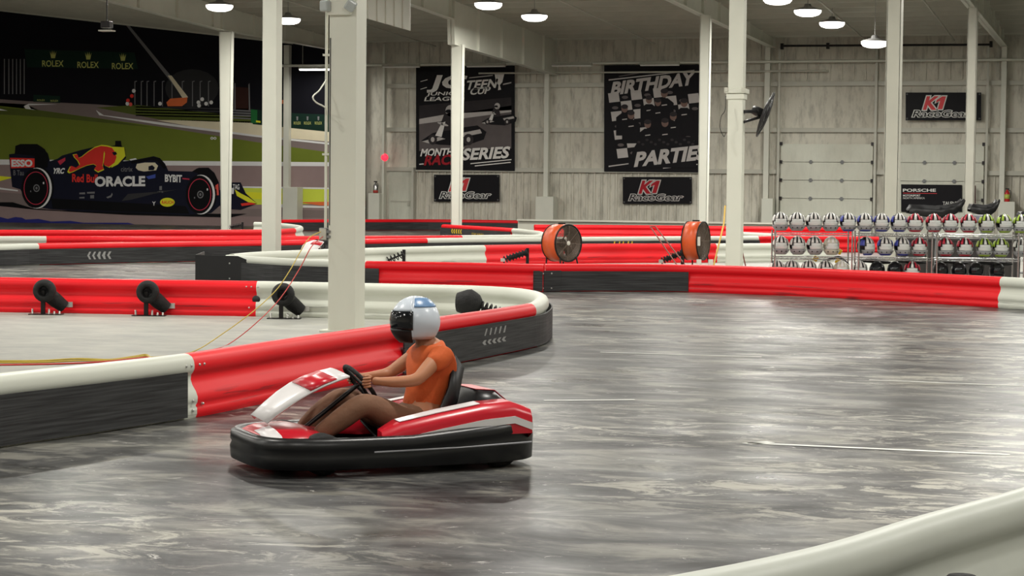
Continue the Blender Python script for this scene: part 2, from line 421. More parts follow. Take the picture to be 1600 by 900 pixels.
mb = MB().box(((u.x + v.x) / 2, WALLY - .6, u.z / 2), (v.x - u.x, .5, u.z)); o = mb.build('column_casing', STEEL, bevel=.02); struct(o)
cz1 = Vector(((u.x + v.x) / 2, WALLY - .6, u.z))
# personnel door
a = WP(609, 262); b = WP(646, 262)
mb = MB().box(((a.x + b.x) / 2, WALLY - .06, 1.3), (b.x - a.x, .06, 2.6)); o = mb.build('door_1', DOORW); struct(o)
mb = MB().box(((a.x + b.x) / 2, WALLY - .1, .95 + .28), (b.x - a.x - .2, .04, .06)); mb.box((b.x - .18, WALLY - .12, 1.1), (.1, .06, .14)); mb.build('door_push_bar', STEEL2, o)
# overhead doors
def ohd(n, x0, x1):
    a = WP(x0, 300); b = WP(x1, 300); W = b.x - a.x; cx = (a.x + b.x) / 2
    d = MB()
    z = 0; k = 0
    while z < 3.8:
        hgt = .775; d.box((cx, WALLY - .27, z + hgt / 2), (W, .06, hgt - .02)); z += hgt; k += 1
    o = d.build('door_%d' % n, DOORW); struct(o)
    for sx in (a.x - .1, b.x + .1):
        m_ = MB().box((sx, WALLY - .36, 4.0), (.10, .12, 8.0)); m_.build('door_track', STEEL2 if sx < cx else DMETAL if 0 else STEEL2, o)
        m_ = MB()
        for j in range(1, 6): m_.box((sx + (.1 if sx < cx else -.1), WALLY - .36, j * .775), (.14, .08, .14))
        m_.build('roller_bracket', DMETAL, o)
    m_ = MB()
    for j in range(1, 5):
        for u_ in (.33, .67):
            m_.box((a.x + W * u_, WALLY - .32, j * .775), (.10, .05, .16)); m_.box((a.x + W * u_, WALLY - .32, j * .775), (.17, .04, .07))
    m_.build('hinge', GREYP, o)
    return a.x, b.x
da = ohd(2, 1221, 1364); db = ohd(3, 1400, 1537)
m_ = MB().tube([(da[0], WALLY - .5, 8.02), (db[1] + .2, WALLY - .5, 7.98)], .045, 8)
for xx in (da[0], (da[0] + da[1]) / 2, da[1], db[0], db[1] + .2): m_.box((xx, WALLY - .45, 8.0), (.12, .2, .25))
o = m_.build('door_spring_shaft', DMETAL); tag(o, 'long dark spring shaft high above the two overhead doors', 'door shaft')
# ------------------------------------------------------------------ painted floor marks and islands
def polyflat(name, pts, m, z):
    mb = MB(); n = len(pts); mb.add([(p.x, p.y, z) for p in pts], [tuple(range(n))]); return mb.build(name, m)
PAINT = mat('worn_white_floor_paint', (225, 225, 218), .5, noise=.15, scale=5)
def stripe(p0, p1, wd, lab):
    a = G(*p0); b = G(*p1); d = (b - a).normalized(); n = Vector((-d.y, d.x, 0)) * wd / 2
    o = polyflat('floor_line', [a - n, b - n, b + n, a + n], PAINT, .003); tag(o, lab, 'floor marking', 'painted lines on the track')
    return o
stripe((938, 550.5), (1190, 558), .06, 'thin faded white line on the track, farthest back of the painted dashes')
stripe((1358, 594), (1640, 605), .06, 'faded white floor line reaching the right edge of the picture')
stripe((1168, 692.5), (1578, 711), .07, 'clearest white line on the track at right, nearest the camera')
stripe((1166, 694), (1205, 691), .09, 'short wide white dab at the left end of the nearest floor line')
stripe((850, 626), (992, 625), .06, 'faded white line on the track just right of the kart')
# ------------------------------------------------------------------ barriers
PROF = [(.10, 0), (.112, .03), (.112, .075), (.098, .09), (.115, .12), (.118, .16), (.10, .205), (.07, .25), (.056, .29), (.06, .33), (.074, .345), (.078, .352),
        (.088, .372), (.09, .40), (.084, .435), (.066, .466), (.036, .485), (0, .49)]
PROF = [(d, z * BH / .49) for d, z in PROF]
def frames(pts):
    out = []
    for i, p in enumerate(pts):
        a = pts[max(i - 1, 0)]; b = pts[min(i + 1, len(pts) - 1)]; d = (b - a); d.z = 0; d.normalize()
        out.append((Vector((p.x, p.y, 0)), Vector((d.y, -d.x, 0))))      # right-hand normal
    return out
def sub(fr, i0, i1): return fr[i0:i1 + 1]
def shell_mesh(fr):
    full = [(d, z) for d, z in PROF] + [(-d, z) for d, z in PROF[-2::-1]]
    rows = [[p + n * d + U * z for d, z in full] for p, n in fr]
    mb = MB(); mb.grid(rows); k = len(full)
    mb.add(rows[0], [tuple(range(k))]); mb.add(rows[-1], [tuple(range(k))[::-1]])
    return mb
def belt_mesh(fr, z0=.015, z1=.350, d0=.119, d1=.135):
    rows = [[p + n * d0 + U * z0, p + n * d1 + U * z0, p + n * d1 + U * z1, p + n * d0 + U * z1] for p, n in fr]
    mb = MB(); mb.grid(rows, closed=True, smooth=False); mb.add(rows[0], [(0, 1, 2, 3)]); mb.add(rows[-1], [(3, 2, 1, 0)]); return mb
def at_px(fr, px, side=1):
    """first index whose projected x passes px"""
    best = min(range(len(fr)), key=lambda i: abs(proj(fr[i][0] + U * BH)[0] - px)); return best
def proj(p):
    d = p - CAM; k = d.dot(cf); return 800 + FPX * d.dot(cr) / k, 450 - FPX * d.dot(cup) / k
def barrier(fr, m, label, group='track barrier sections', belts=(), bolts=(), cat='track barrier'):
    c = fr[len(fr) // 2][0]
    r = thing('track_barrier', label, cat, (c.x, c.y, 0), group)
    shell_mesh(fr).build('barrier_shell', m, r)
    for (u0, u1) in belts:
        i0 = int(u0 * (len(fr) - 1)); i1 = max(i0 + 1, int(round(u1 * (len(fr) - 1))))
        if (u0 > 0 or u1 < 1):
            sg = [lerp_fr(fr, u0)] + fr[i0 + 1:int(u1 * (len(fr) - 1)) + 1] + [lerp_fr(fr, u1)]
        else: sg = fr
        belt_mesh(sg).build('rubber_belt', BELT, r)
    for (u0, z, sd) in bolts:
        p, n = lerp_fr(fr, u0); q = p + n * sd * (.12 if z < .3 else .09) + U * z
        MB().lathe([(0, .008), (.009, .008), (.011, 0), (.011, -.01)], q, n * sd, 8).build('bolt', BOLT, r)
    return r
def lerp_fr(fr, u):
    x = u * (len(fr) - 1); i = min(int(x), len(fr) - 2); t = x - i
    return fr[i][0].lerp(fr[i + 1][0], t), fr[i][1].lerp(fr[i + 1][1], t).normalized()
def path(pxs, n=5): return frames(catmull([T(*q) for q in pxs], n))
# near barrier: left edge, hairpin tip, back leg
NP = [(-330, 620), (-120, 597), (0, 583), (145, 568), (288, 552), (400, 536), (500, 521.5), (600, 507.5), (690, 494), (765, 483.5), (826, 474), (840, 468.5),
      (846, 462.5), (842, 457), (826, 452.5), (795, 449), (735, 446), (610, 443), (512, 441), (403, 439), (200, 436), (0, 433), (-200, 430)]
n_ = 6; nf = path(NP, n_)
NG = 'barrier sections of the near hairpin'
EB = [(.985, .13, 1), (.985, .06, 1), (.975, .39, 1), (.99, .39, 1)]
barrier(sub(nf, 0, 4 * n_), WHITE, 'white barrier section with long scraped black rubber belt at the left edge', NG, [(0, .965)], EB)
barrier(sub(nf, 4 * n_, 10 * n_), RED, 'long red barrier section running behind the moving kart', NG, [(.52, 1)], [(.01, .39, 1), (.02, .39, 1), (.01, .1, 1)])
barrier(sub(nf, 10 * n_, 17 * n_), WHITE, 'white barrier section curving round the tip of the near hairpin', NG, [(0, 1)])
barrier(sub(nf, 17 * n_, 19 * n_), WHITE, 'straight white barrier section passing behind the nearest white column', NG, [(0, 1)], [(.99, .4, -1), (.99, .12, -1)])
barrier(sub(nf, 19 * n_, 23 * n_ - n_), RED, 'red barrier section on the island side, behind the three rubber dampers at left', NG, [(0, 1)], [(.03, .4, -1), (.015, .4, -1), (.02, .12, -1)])
# dark hole at the joint between the red and white sections
p, nn = lerp_fr(sub(nf, 19 * n_, 20 * n_), .0)
o = MB().lathe([(0, .0), (.05, .0), (.055, -.01)], p - nn * .100 + U * .23, -nn, 16).build('joint_hole', BLACK); tag(o, 'round dark hole at the joint of red and white barriers, beside the third damper', 'opening')
# island floor of near hairpin
isl = [q[0] for q in nf]
isl = [v for v in isl]
o = polyflat('floor', isl, ISLE, .004); struct(o)
# second line across the middle
P1 = path([(356, 398), (400, 400.5), (450, 403.5), (512, 405.5), (574, 407.5), (615, 408.3), (700, 409.6), (815, 411.8), (850, 412.4)], 4)
G2 = 'barrier sections of the middle line'
barrier(sub(P1, 0, 16), WHITE, 'white barrier section with black belt left of and behind the nearest column', G2, [(0, 1)])
barrier(sub(P1, 16, 32), RED, 'short red barrier section between two black belt pieces, right of nearest column', G2, [(0, .14), (.87, 1)], [(.03, .1, 1)])
P2 = path([(851, 411.9), (960, 412.2), (1075, 413.3), (1250, 418.5), (1400, 424.5), (1568, 432.5), (1720, 441)], 4)
barrier(sub(P2, 0, 20), RED, 'longest red barrier section, in front of the helmet racks', G2, [(0, .405)])
barrier(sub(P2, 20, 24), WHITE, 'white barrier section cut off by the right edge, next to the long red one', G2)
q1, n1 = lerp_fr(P1, .93); q2, n2 = lerp_fr(P2, .035); q1 = q1 + n1 * .137; q2 = q2 + n2 * .137
r = thing('joint_plate', 'black plate covering the joint between two red barriers in the middle line', 'barrier plate', ((q1 + q2) / 2))
MB().prism([q1 + U * .01, q2 + U * .01, q2 + U * .36, q1 + U * .36], n2 * .012).build('plate', BELT, r)
for u_ in (.35, .65):
    for z_ in (.06, .31): MB().lathe([(0, .008), (.012, .008), (.014, 0)], q1.lerp(q2, u_) + n2 * .013 + U * z_, n2, 8).build('bolt', BOLT, r)
# black wedge end plate
a = G(305, 437.5); b = G(400, 441); mb = MB()
mb.prism([a, b, b + U * .345, a.lerp(b, .70) + U * .47, a + U * .47], Vector((.0, .02, 0)))
c2 = G(318, 430); mb.prism([a, a + U * .47, c2 + U * .47, c2], Vector((.02, 0, 0)))
r = thing('barrier_end_plate', 'black angled end plate capping the left tip of the middle barrier line', 'barrier end', ((a.x + b.x) / 2, (a.y + b.y) / 2, 0)); mb.build('plate', BLACK, r)
for zz in (.33, .05):
    q = a.lerp(b, .57) + U * zz - F * .012; MB().lathe([(0, .012), (.014, .012), (.016, 0)], q, -F, 8).build('bolt', BOLT, r)
Q = path([(362, 396.5), (407, 393), (512, 389), (600, 386.5), (680, 384.5), (755, 383), (900, 381), (1000, 380.5), (1117, 380.5), (1300, 379.5), (1385, 380)], 4)
barrier(sub(Q, 0, 12), WHITE, 'white barrier section with wavy face, left part behind the middle line', G2)
barrier(sub(Q, 12, 20), WHITE, 'white barrier section with a coil damper leaning before it', G2)
barrier(sub(Q, 20, 32), RED, 'red barrier section behind the left drum fan', G2)
barrier(sub(Q, 32, 36), WHITE, 'cream barrier section running from the right drum fan behind the helmet racks', G2)
o = polyflat('floor', [q[0] for q in P1] + [q[0] for q in P2] + [Vector((G(1600, 400).x, G(1600, 400).y, 0))] + [q[0] for q in Q[::-1]], ISLE, .004); struct(o)
G3 = 'barrier sections in the far rows'
C_ = path([(-150, 384), (0, 381.5), (57, 380), (200, 378), (400, 375.7), (520, 373.8), (665, 372), (800, 370.7), (900, 370), (1080, 369), (1183, 368.6), (1215, 368.5), (1372, 369.5)], 4)
barrier(sub(C_, 0, 8), WHITE, 'white barrier end at the left edge, front of the three stacked rows', G3, [(0, 1)])
barrier(sub(C_, 8, 24), RED, 'long red barrier section, lowest of the three red rows at left', G3, [(0, 1)])
barrier(sub(C_, 24, 40), WHITE, 'long white barrier section with yellow marks behind the drum fans', G3, [(0, 1)])
barrier(sub(C_, 40, 48), RED, 'red barrier section glimpsed through the helmet racks', G3)
B_ = path([(-150, 370), (0, 369), (72, 369), (200, 369.3), (400, 369), (600, 368.2), (720, 367.5), (790, 366.8), (832, 366.6), (844, 365.3), (848, 363.3), (842, 361), (826, 359), (803, 356.6), (750, 353.5), (693, 350.5)], 4)
barrier(sub(B_, 0, 8), WHITE, 'white barrier end at the left edge, middle of the three stacked rows', G3)
barrier(sub(B_, 8, 24), RED, 'long red barrier section, middle one of the three red rows at left', G3)
barrier(sub(B_, 24, 52), WHITE, 'small white hairpin barrier left of the left drum fan', G3)
barrier(sub(B_, 52, 60), RED, 'red barrier section with black belt at the foot of the middle far column', G3)
A_ = path([(-150, 359), (0, 359), (200, 359.3), (400, 358.6), (448, 357.3), (464, 355.6), (470, 353.3), (462, 351), (440, 348.6), (420, 347.3), (398, 346.8)], 4)
barrier(sub(A_, 0, 18), RED, 'long red barrier section, highest of the three red rows at left', G3)
barrier(sub(A_, 18, 40), WHITE, 'small white hairpin barrier end beside the second column from the left', G3)
Dd = path([(440, 343), (570, 342.6), (693, 342.8), (830, 344.5)], 5)
barrier(Dd, RED, 'farthest dull red barrier with black belt under the small red light', G3, [(0, 1)])
Fp = path([(835, 351), (1000, 352), (1200, 354), (1332, 355)], 5)
barrier(Fp, RED, 'far red barrier along the grey ledge behind both drum fans', G3)
barrier(path([(1156, 362.2), (1180, 363.4), (1212, 365)], 4), WHITE, 'short far white barrier right of the column carrying the black fan', G3)
# belt marks
YEL = mat('yellow_paint', (225, 190, 40), .5); MARK = mat('worn_white_print', (170, 170, 168), .6, noise=.3, scale=40)
def chevrons(fr, px0, px1, z0, z1, n, m, label, lean=.02, zigzag=True, dd=.1375):
    i0 = at_px(fr, px0); i1 = at_px(fr, px1)
    def pos(px, z):
        lo, hi = 0, len(fr) - 1; best = None; bd = 1e9
        for k in range(0, 400):
            u = k / 399
            p, n_ = lerp_fr(fr, u); q = p + n_ * dd + U * z
            if (q - CAM).dot(n_) > 0: continue
            e = abs(proj(q)[0] - px)
            if e < bd: bd = e; best = q
        return best
    mb = MB()
    for k in range(n):
        a = px0 + (px1 - px0) * k / n; wv = (px1 - px0) / n * .5; dx = (px1 - px0) / n * .35
        zm = (z0 + z1) / 2
        if zigzag:
            mb.add([pos(a + dx, z1), pos(a + dx + wv, z1), pos(a + wv, zm), pos(a, zm)], [(0, 1, 2, 3)]); mb.add([pos(a, zm), pos(a + wv, zm), pos(a + dx + wv, z0), pos(a + dx, z0)], [(0, 1, 2, 3)])
        else:
            mb.add([pos(a + dx, z1), pos(a + dx + wv * .6, z1), pos(a + wv * .6, z0), pos(a, z0)], [(0, 1, 2, 3)])
    return mb
def mark(mb, m, label, cat='track marking'):
    o = mb.build('belt_print', m); tag(o, label, cat); return o
hp = sub(nf, 8 * n_, 12 * n_)
mb = chevrons(hp, 757, 794, .235, .305, 5, MARK, '', zigzag=False)
m2 = chevrons(hp, 754, 792, .14, .19, 5, MARK, '', zigzag=True); mb.add(m2.v, m2.f)
mark(mb, MARK, 'worn white slash marks on the black belt near the hairpin tip')
mb = chevrons(sub(C_, 8, 24), 136, 175, .10, .27, 5, MARK, ''); mark(mb, MARK, 'worn white chevrons on the long black belt at far left')
mb = chevrons(sub(C_, 24, 40), 958, 992, .16, .34, 5, YEL, '', zigzag=False); mark(mb, YEL, 'yellow slash marks on the black belt between the two drum fans')
e_ = sub(B_, 52, 60)[::-1]; e_ = [(p, -n) for p, n in e_]
belt_p = e_
mb = belt_mesh([(p, n) for p, n in e_]); o = mb.build('rubber_belt', BELT); tag(o, 'black rubber belt hung on the far red barrier below the middle far column', 'rubber belt')
mb = chevrons(e_, 705, 722, .17, .33, 5, YEL, ''); mark(mb, YEL, 'small pale yellow chevrons on the belt below the middle far column')
mb = MB()
def e_map(x, y):
    u = (x - 693) / 110.0; p, n = lerp_fr(e_, max(0, min(1, u))); return p + n * .139 + U * ((360.5 - y) / 43 + .14)
text_px(mb, 'STAY AWAY', 741, 759, 356.5, 360.5, e_map); mark(mb, YEL, 'tiny yellow lettering on the far black belt right of the chevrons')
# ------------------------------------------------------------------ near right barrier and its damper
RB = [G(x, y, BH) for x, y in ((820, 950), (1037, 904), (1180, 877), (1315, 846), (1450, 805), (1600, 764), (1760, 712), (1900, 660))]
rfr = frames(catmull(RB, 8))
rfr = [(p, n) for p, n in rfr]
barrier(rfr, mat('glossy_white_plastic', (205, 209, 200), .42, noise=.03, spec=.3), 'glossy white curved barrier in the bottom right corner nearest the camera', 'nearest curved barrier')
# ------------------------------------------------------------------ dampers
def damper_proto():
    r = thing('barrier_damper', '', 'barrier damper')
    MB().box((0, 0, .008), (.44, .18, .016)).build('base_plate', DMETAL, r, bevel=.003)
    MB().box((-.04, 0, .17), (.055, .05, .32)).build('post', DMETAL, r, bevel=.004)
    # rubber cup: thick ring facing the viewer
    mb = MB(); mb.lathe([(.06, -.03), (.10, -.05), (.145, -.03), (.155, .03), (.14, .09), (.09, .12), (.065, .09), (.06, -.03)], (-.01, -.02, .325), (0, -1, 0), 24)
    mb.lathe([(0, -.03), (.1, -.03)], (-.01, .02, .325), (0, -1, 0), 24); mb.build('rubber_cup', RUBBER, r)
    MB().tube([(.02, .03, .28), (.10, .12, .19), (.20, .18, .10)], [.10, .10, .085], 16).build('rubber_sleeve', RUBBER, r)
    MB().box((.26, .2, .13), (.10, .03, .07)).build('barrier_bracket', BOLT, r)
    for x in (-.17, .05, .12, .19): MB().lathe([(0, .07 if x < .1 else .04), (.012, .07 if x < .1 else .04), (.014, 0)], (x, -.05, .014), (0, 0, 1), 8).build('bolt', BOLT, r)
    return r
dp = damper_proto()
spots = [(72, 492, 'round rubber damper on a post, first from the left edge'), (233, 494, 'round rubber damper on a post, second from the left edge'),
         (444, 498.5, 'round rubber damper before the white section, behind the hanging cords')]
for i, (px, py, lb) in enumerate(spots):
    o = dp if i == 0 else copy_tree(dp)
    g = G(px, py); o.location = g; o.rotation_euler.z = TH; tag(o, lb, 'barrier damper', 'barrier dampers along the near island')
def helix(p0, p1, r, turns, wire, seg=10):
    p0 = Vector(p0); p1 = Vector(p1); d = (p1 - p0); u = d.orthogonal().normalized(); v = d.normalized().cross(u); pts = []
    n = int(turns * seg)
    for k in range(n + 1):
        a = 2 * PI * k / seg; pts.append(p0 + d * (k / n) + (u * math.cos(a) + v * math.sin(a)) * r)
    return MB().tube(pts, wire, 5)
def coil(p, label, dirx, post_h=.42, sleeve=False, L_=.55, drop=.22, group='coil dampers', rub=False, cup=False):
    r = thing('coil_damper', label, 'barrier damper', p, group)
    MB().box(p + U * .01, (.2, .16, .02), Matrix.Rotation(TH, 3, 'Z')).build('base_plate', DMETAL, r)
    MB().box(p + U * (post_h / 2), (.07, .07, post_h), Matrix.Rotation(TH, 3, 'Z')).build('post', DMETAL, r, bevel=.005)
    a = p + U * (post_h - .09) - F * .06; b = a + R * dirx * L_ - U * drop
    helix(a, b, .075, 8, .012).build('spring', DMETAL if not sleeve else RUBBER, r)
    MB().tube([a, b], .02, 8).build('rod', DMETAL, r)
    if sleeve: MB().tube([a, a.lerp(b, .8)], .055, 12).build('rubber_sleeve', RUBBER, r)
    MB().box(b, (.1, .1, .07), Matrix.Rotation(TH, 3, 'Z')).build('barrier_bracket', BOLT, r)
    if cup:
        c = p + U * .33 - F * .04 - R * .03
        MB().lathe([(0, -.16), (.12, -.14), (.16, -.02), (.165, .04), (.13, .10), (.10, .14), (.045, .17), (0, .17)], c - R * .02 + U * .0, (R * .9 - F * .2), 18).build('rubber_cup', RUBBER, r)
        MB().box(c - U * .16, (.22, .12, .14), Matrix.Rotation(TH, 3, 'Z')).build('cup_mount', DMETAL, r)
    return r
coil(G(738, 514), 'black rubber cup with coil spring inside the near hairpin', 1, .40, cup=True, L_=.42, drop=.14)
coil(G(631, 421), 'black coil damper and post standing behind the short red barrier', -1, .43, L_=.62, drop=.26)
coil(G(824, 419), 'coil damper with black post left of the left drum fan', -1, .45, sleeve=True, L_=.55, drop=.18)
coil(G(1066, 417), 'dark damper with post just left of the right drum fan', -1, .42, sleeve=True, L_=.5, drop=.2)
coil(D(379, 368, 41) * 1, 'small black coil spring damper at the foot of the leftmost column, right one', -1, .45, L_=.5, drop=.1).location.z = 0
# ------------------------------------------------------------------ kart
KW = mat('kart_white_panel', (225, 222, 222), .3); KR = mat('kart_red_panel', (190, 18, 38), .3); KB = mat('kart_black_bumper', (16, 16, 18), .35)
KG = mat('kart_grey_stripe', (150, 150, 155), .35)
def ring(L_, W_, ex, n=56):
    pts = []
    for k in range(n):
        a = 2 * PI * k / n; c, s = math.cos(a), math.sin(a)
        pts.append(Vector((L_ / 2 * math.copysign(abs(c) ** (2 / ex), c), W_ / 2 * math.copysign(abs(s) ** (2 / ex), s), 0)))
    return pts
def kart_proto():
    r = thing('racing_kart', '', 'kart')
    # bumper ring
    pts = ring(1.80, 1.06, 4.0); n = len(pts); prof = [(0, .045), (.012, .05), (.018, .12), (.006, .15), (.016, .165), (.012, .215), (-.02, .235), (-.08, .225), (-.09, .06), (-.05, .045)]
    rows = []
    for i, p in enumerate(pts):
        t = (pts[(i + 1) % n] - pts[i - 1]).normalized(); nn_ = Vector((t.y, -t.x, 0))
        lift = .085 * max(0, -p.x)
        rows.append([p + nn_ * d + U * (z + (lift if z > .1 else 0)) for d, z in prof])
    rows.append(rows[0]); MB().grid(rows, closed=True).build('bumper_ring', KB, r)
    rows = []
    for i, p in enumerate(pts):
        if -.80 < p.x < .55 and True:
            pass
    for sg in (1, -1):
        MB().tube([(-.78, sg * .535, .165), (-.3, sg * .540, .15), (.25, sg * .540, .145)], .006, 6).build('bumper_line', KG, r)
    MB().box((0, 0, .07), (1.5, .66, .02)).build('floor_pan', DMETAL, r)
    # nose
    rows = []
    for x, hw, z in ((.42, .34, .23), (.60, .40, .27), (.76, .42, .26), (.85, .36, .235), (.862, .33, .215)):
        rows.append([Vector((x, hw * y, z - .06 * abs(y) ** 2.5 - (.04 if abs(y) > .99 else 0))) for y in (-1, -.8, -.5, -.2, 0, .2, .5, .8, 1)])
    mb = MB(); mb.grid(rows)
    mb.build('nose_cone', KR, r, solid=.015)
    rows = [[v + Vector((0, 0, .012)) for v in rw[5:9]] for rw in rows[2:4]]; MB().grid(rows).build('nose_stripe', KW, r, solid=.006)
    # steering fairing
    def fair(y0, y1, x0, z0, x1, z1, up): 
        rows = []
        for k in range(7):
            u = k / 6; x = x0 + (x1 - x0) * u; z = z0 + (z1 - z0) * u + .05 * math.sin(PI * u); wd = .12 + .10 * math.sin(PI * (u * .75 + .2))
            rows.append([Vector((x - .05 * abs(v) ** 2, v * wd, z + up - .035 * v * v)) for v in (-1, -.7, -.35, 0, .35, .7, 1)])
        return rows
    rw = fair(0, 0, .33, .60, .84, .33, 0)
    MB().grid(rw).build('front_fairing', KW, r, solid=.012)
    MB().grid([[v + Vector((.006, 0, .012)) for v in x_[3:7]] for x_ in rw[1:4]]).build('fairing_red_flash', KR, r, solid=.004)
    MB().tube([(.70, 0, .1), (.16, 0, .50)], .014, 8).build('steering_column', DMETAL, r)
    pts = []; ax = Vector((.46, 0, -.40)).normalized(); u_ = Vector((0, 1, 0)); v_ = ax.cross(u_)
    for k in range(24): a = 2 * PI * k / 24; pts.append(Vector((.15, 0, .51)) + (u_ * math.cos(a) + v_ * math.sin(a)) * .135)
    mb = MB(); mb.tube(pts, .014, 8, closed=True); 
    for a in (0, 2.1, 4.2): mb.tube([(.15, 0, .51), Vector((.15, 0, .51)) + (u_ * math.cos(a) + v_ * math.sin(a)) * .135], .01, 6)
    mb.build('steering_wheel', RUBBER, r)
    # seat
    rows = []
    for x, z, hw in ((.02, .16, .15), (-.10, .11, .18), (-.24, .11, .19), (-.36, .20, .19), (-.44, .38, .18), (-.49, .58, .15)):
        rows.append([Vector((x + (.07 if abs(y) == 1 else 0), hw * y, z + (.10 if abs(y) == 1 else 0.015 if abs(y) == .8 else 0))) for y in (-1, -.8, -.4, 0, .4, .8, 1)])
    MB().grid(rows).build('seat', BLACK, r, solid=.02)
    # side pods, red with white flash
    for sg in (1, -1):
        rows = []
        for x, h, wd in ((.18, .255, .10), (.05, .30, .19), (-.2, .345, .22), (-.48, .39, .22), (-.68, .405, .19), (-.80, .36, .12)):
            rows.append([Vector((x, sg * .50, .215)), Vector((x, sg * .50, h - .05)), Vector((x, sg * (.50 - .03), h)), Vector((x, sg * (.50 - wd), h + .01)), Vector((x, sg * (.50 - wd), .15))])
        mb = MB(); mb.grid(rows); k = 5; mb.add(rows[0], [tuple(range(k))]); mb.add(rows[-1], [tuple(range(k))[::-1]]); pod = mb.build('side_pod', KR, r)
        fl = [[rw_[1] + Vector((0, sg * .006, -.075)), rw_[1] + Vector((0, sg * .006, -.03))] for rw_ in rows[1:]]
        MB().grid(fl, smooth=False).build('pod_flash', KW, pod, solid=.004)
        MB().grid([[rw_[2].lerp(rw_[3], .25) + U * .006, rw_[2].lerp(rw_[3], .8) + U * .006] for rw_ in rows[1:4]], smooth=False).build('pod_top_stripe', KW, pod, solid=.004)
    # motor cover behind seat
    rows = []
    for x, h, wd in ((-.46, .30, .26), (-.55, .46, .27), (-.68, .45, .26), (-.80, .36, .22)):
        rows.append([Vector((x, -wd, .2)), Vector((x, -wd, h - .05)), Vector((x, -wd * .7, h)), Vector((x, wd * .7, h)), Vector((x, wd, h - .05)), Vector((x, wd, .2))])
    mb = MB(); mb.grid(rows); mb.add(rows[0], [tuple(range(6))]); mb.add(rows[-1], [tuple(range(6))[::-1]]); mb.build('motor_cover', KB, r)
    MB().grid([[v + U * .006 for v in rw_[2:4]] for rw_ in rows[1:]], smooth=False).build('cover_red_panel', KR, r, solid=.004)
    for x, y, rad, wd in ((.52, .37, .125, .12), (.52, -.37, .125, .12), (-.62, .36, .135, .16), (-.62, -.36, .135, .16)):
        wl = MB().lathe([(.05, -wd / 2), (rad - .02, -wd / 2), (rad, -wd / 2 + .02), (rad, wd / 2 - .02), (rad - .02, wd / 2), (.05, wd / 2), (.05, -wd / 2)], (x, y, rad), (0, 1, 0), 24).build('wheel', RUBBER, r)
        MB().lathe([(0, -wd / 2 + .01), (.06, -wd / 2 + .01), (.06, wd / 2 - .01), (0, wd / 2 - .01)], (x, y, rad), (0, 1, 0), 16).build('rim', CHROME, wl)
    mb = MB()
    for sg in (1, -1): mb.tube([(.70, sg * .2, .12), (.3, sg * .30, .10), (-.5, sg * .30, .10), (-.72, sg * .3, .12)], .016, 8)
    mb.tube([(-.62, -.36, .135), (-.62, .36, .135)], .02, 8); mb.tube([(.52, -.36, .125), (.52, .36, .125)], .014, 8); mb.build('frame_tubes', DMETAL, r)
    for sg in (1, -1): MB().box((.64, sg * .12, .2), (.03, .07, .13)).build('pedal', DMETAL, r)
    return r
kart = kart_proto()
YAW = math.radians(24)
kdir = (-R * math.cos(YAW) - F * math.sin(YAW)); kang = math.atan2(kdir.y, kdir.x)
kc = CC(-.80, 12.72); kart.location = kc; kart.rotation_euler.z = kang
tag(kart, 'black racing kart with red and white panels, driven across the foreground', 'kart')
k2 = copy_tree(kart)
kp = base(503, 71); k2.location = kp; k2.rotation_euler.z = math.atan2(-F.y, -F.x) - .35
tag(k2, 'parked kart with white red and black nose, mostly hidden behind the nearest column', 'kart')
# ------------------------------------------------------------------ driver (kart local coordinates, then the same turn)
SKIN = mat('skin_tan', (176, 118, 84), .5, noise=.04); SHIRT = mat('orange_shirt', (205, 92, 38), .8, bump=.15, scale=14); PANTS = mat('brown_trousers', (120, 84, 62), .8, bump=.15, scale=14)
HELW = mat('helmet_white_blue', (206, 214, 224), .25); VIS = mat('dark_visor', (20, 22, 26), .12); HBL = mat('helmet_blue_flash', (104, 138, 178), .3); SHOE = mat('dark_shoes', (30, 28, 28), .6)
drv = thing('person', 'person in orange shirt and pale blue-white helmet driving the kart', 'person')
def skin_obj(name, verts, edges, radii, m, parent, root=0, lv=2):
    me = bpy.data.meshes.new(name); me.from_pydata([Vector(v) for v in verts], edges, []); me.materials.append(m)
    o = bpy.data.objects.new(name, me); COL.objects.link(o); o.parent = parent
    md = o.modifiers.new('skin', 'SKIN'); md.use_smooth_shade = True
    sk = me.skin_vertices[0].data if me.skin_vertices else None
    if sk is None:
        bpy.context.view_layer.update(); sk = me.skin_vertices[0].data
    for i, rr in enumerate(radii):
        sk[i].radius = rr if isinstance(rr, tuple) else (rr, rr); sk[i].use_root = (i == root)
    s_ = o.modifiers.new('sub', 'SUBSURF'); s_.levels = lv; s_.render_levels = lv
    return o
hip = (-.26, 0, .25); V = [hip, (-.30, 0, .38), (-.33, 0, .52), (-.33, 0, .65), (-.30, 0, .725), (-.27, 0, .79), (-.255, 0, .86)]
E = [(i, i + 1) for i in range(6)]; Rd = [(.125, .15), (.115, .14), (.115, .15), (.11, .155), (.075, .10), .05, .06]
def addv(p, r_, to): V.append(p); Rd.append(r_); E.append((to, len(V) - 1)); return len(V) - 1
hands = {}
for sg in (1, -1):
    s1 = addv((-.31, sg * .165, .675), .058, 3); e = addv((-.13, sg * .245, .535), .042, s1); f1 = addv((.0, sg * .195, .525), .036, e); wv = addv((.085, sg * .15, .53), .025, f1)
    pm = addv((.125, sg * .14, .53), (.022, .038), wv); hands[sg] = (.155, sg * .137, .53)
    h1 = addv((-.18, sg * .12, .23), .095, 0); kn = addv((.20, sg * .20, .40), .066, h1); cf_ = addv((.36, sg * .19, .29), .058, kn); an = addv((.56, sg * .13, .15), .036, cf_)
body = skin_obj('body', V, E, Rd, SKIN, drv)
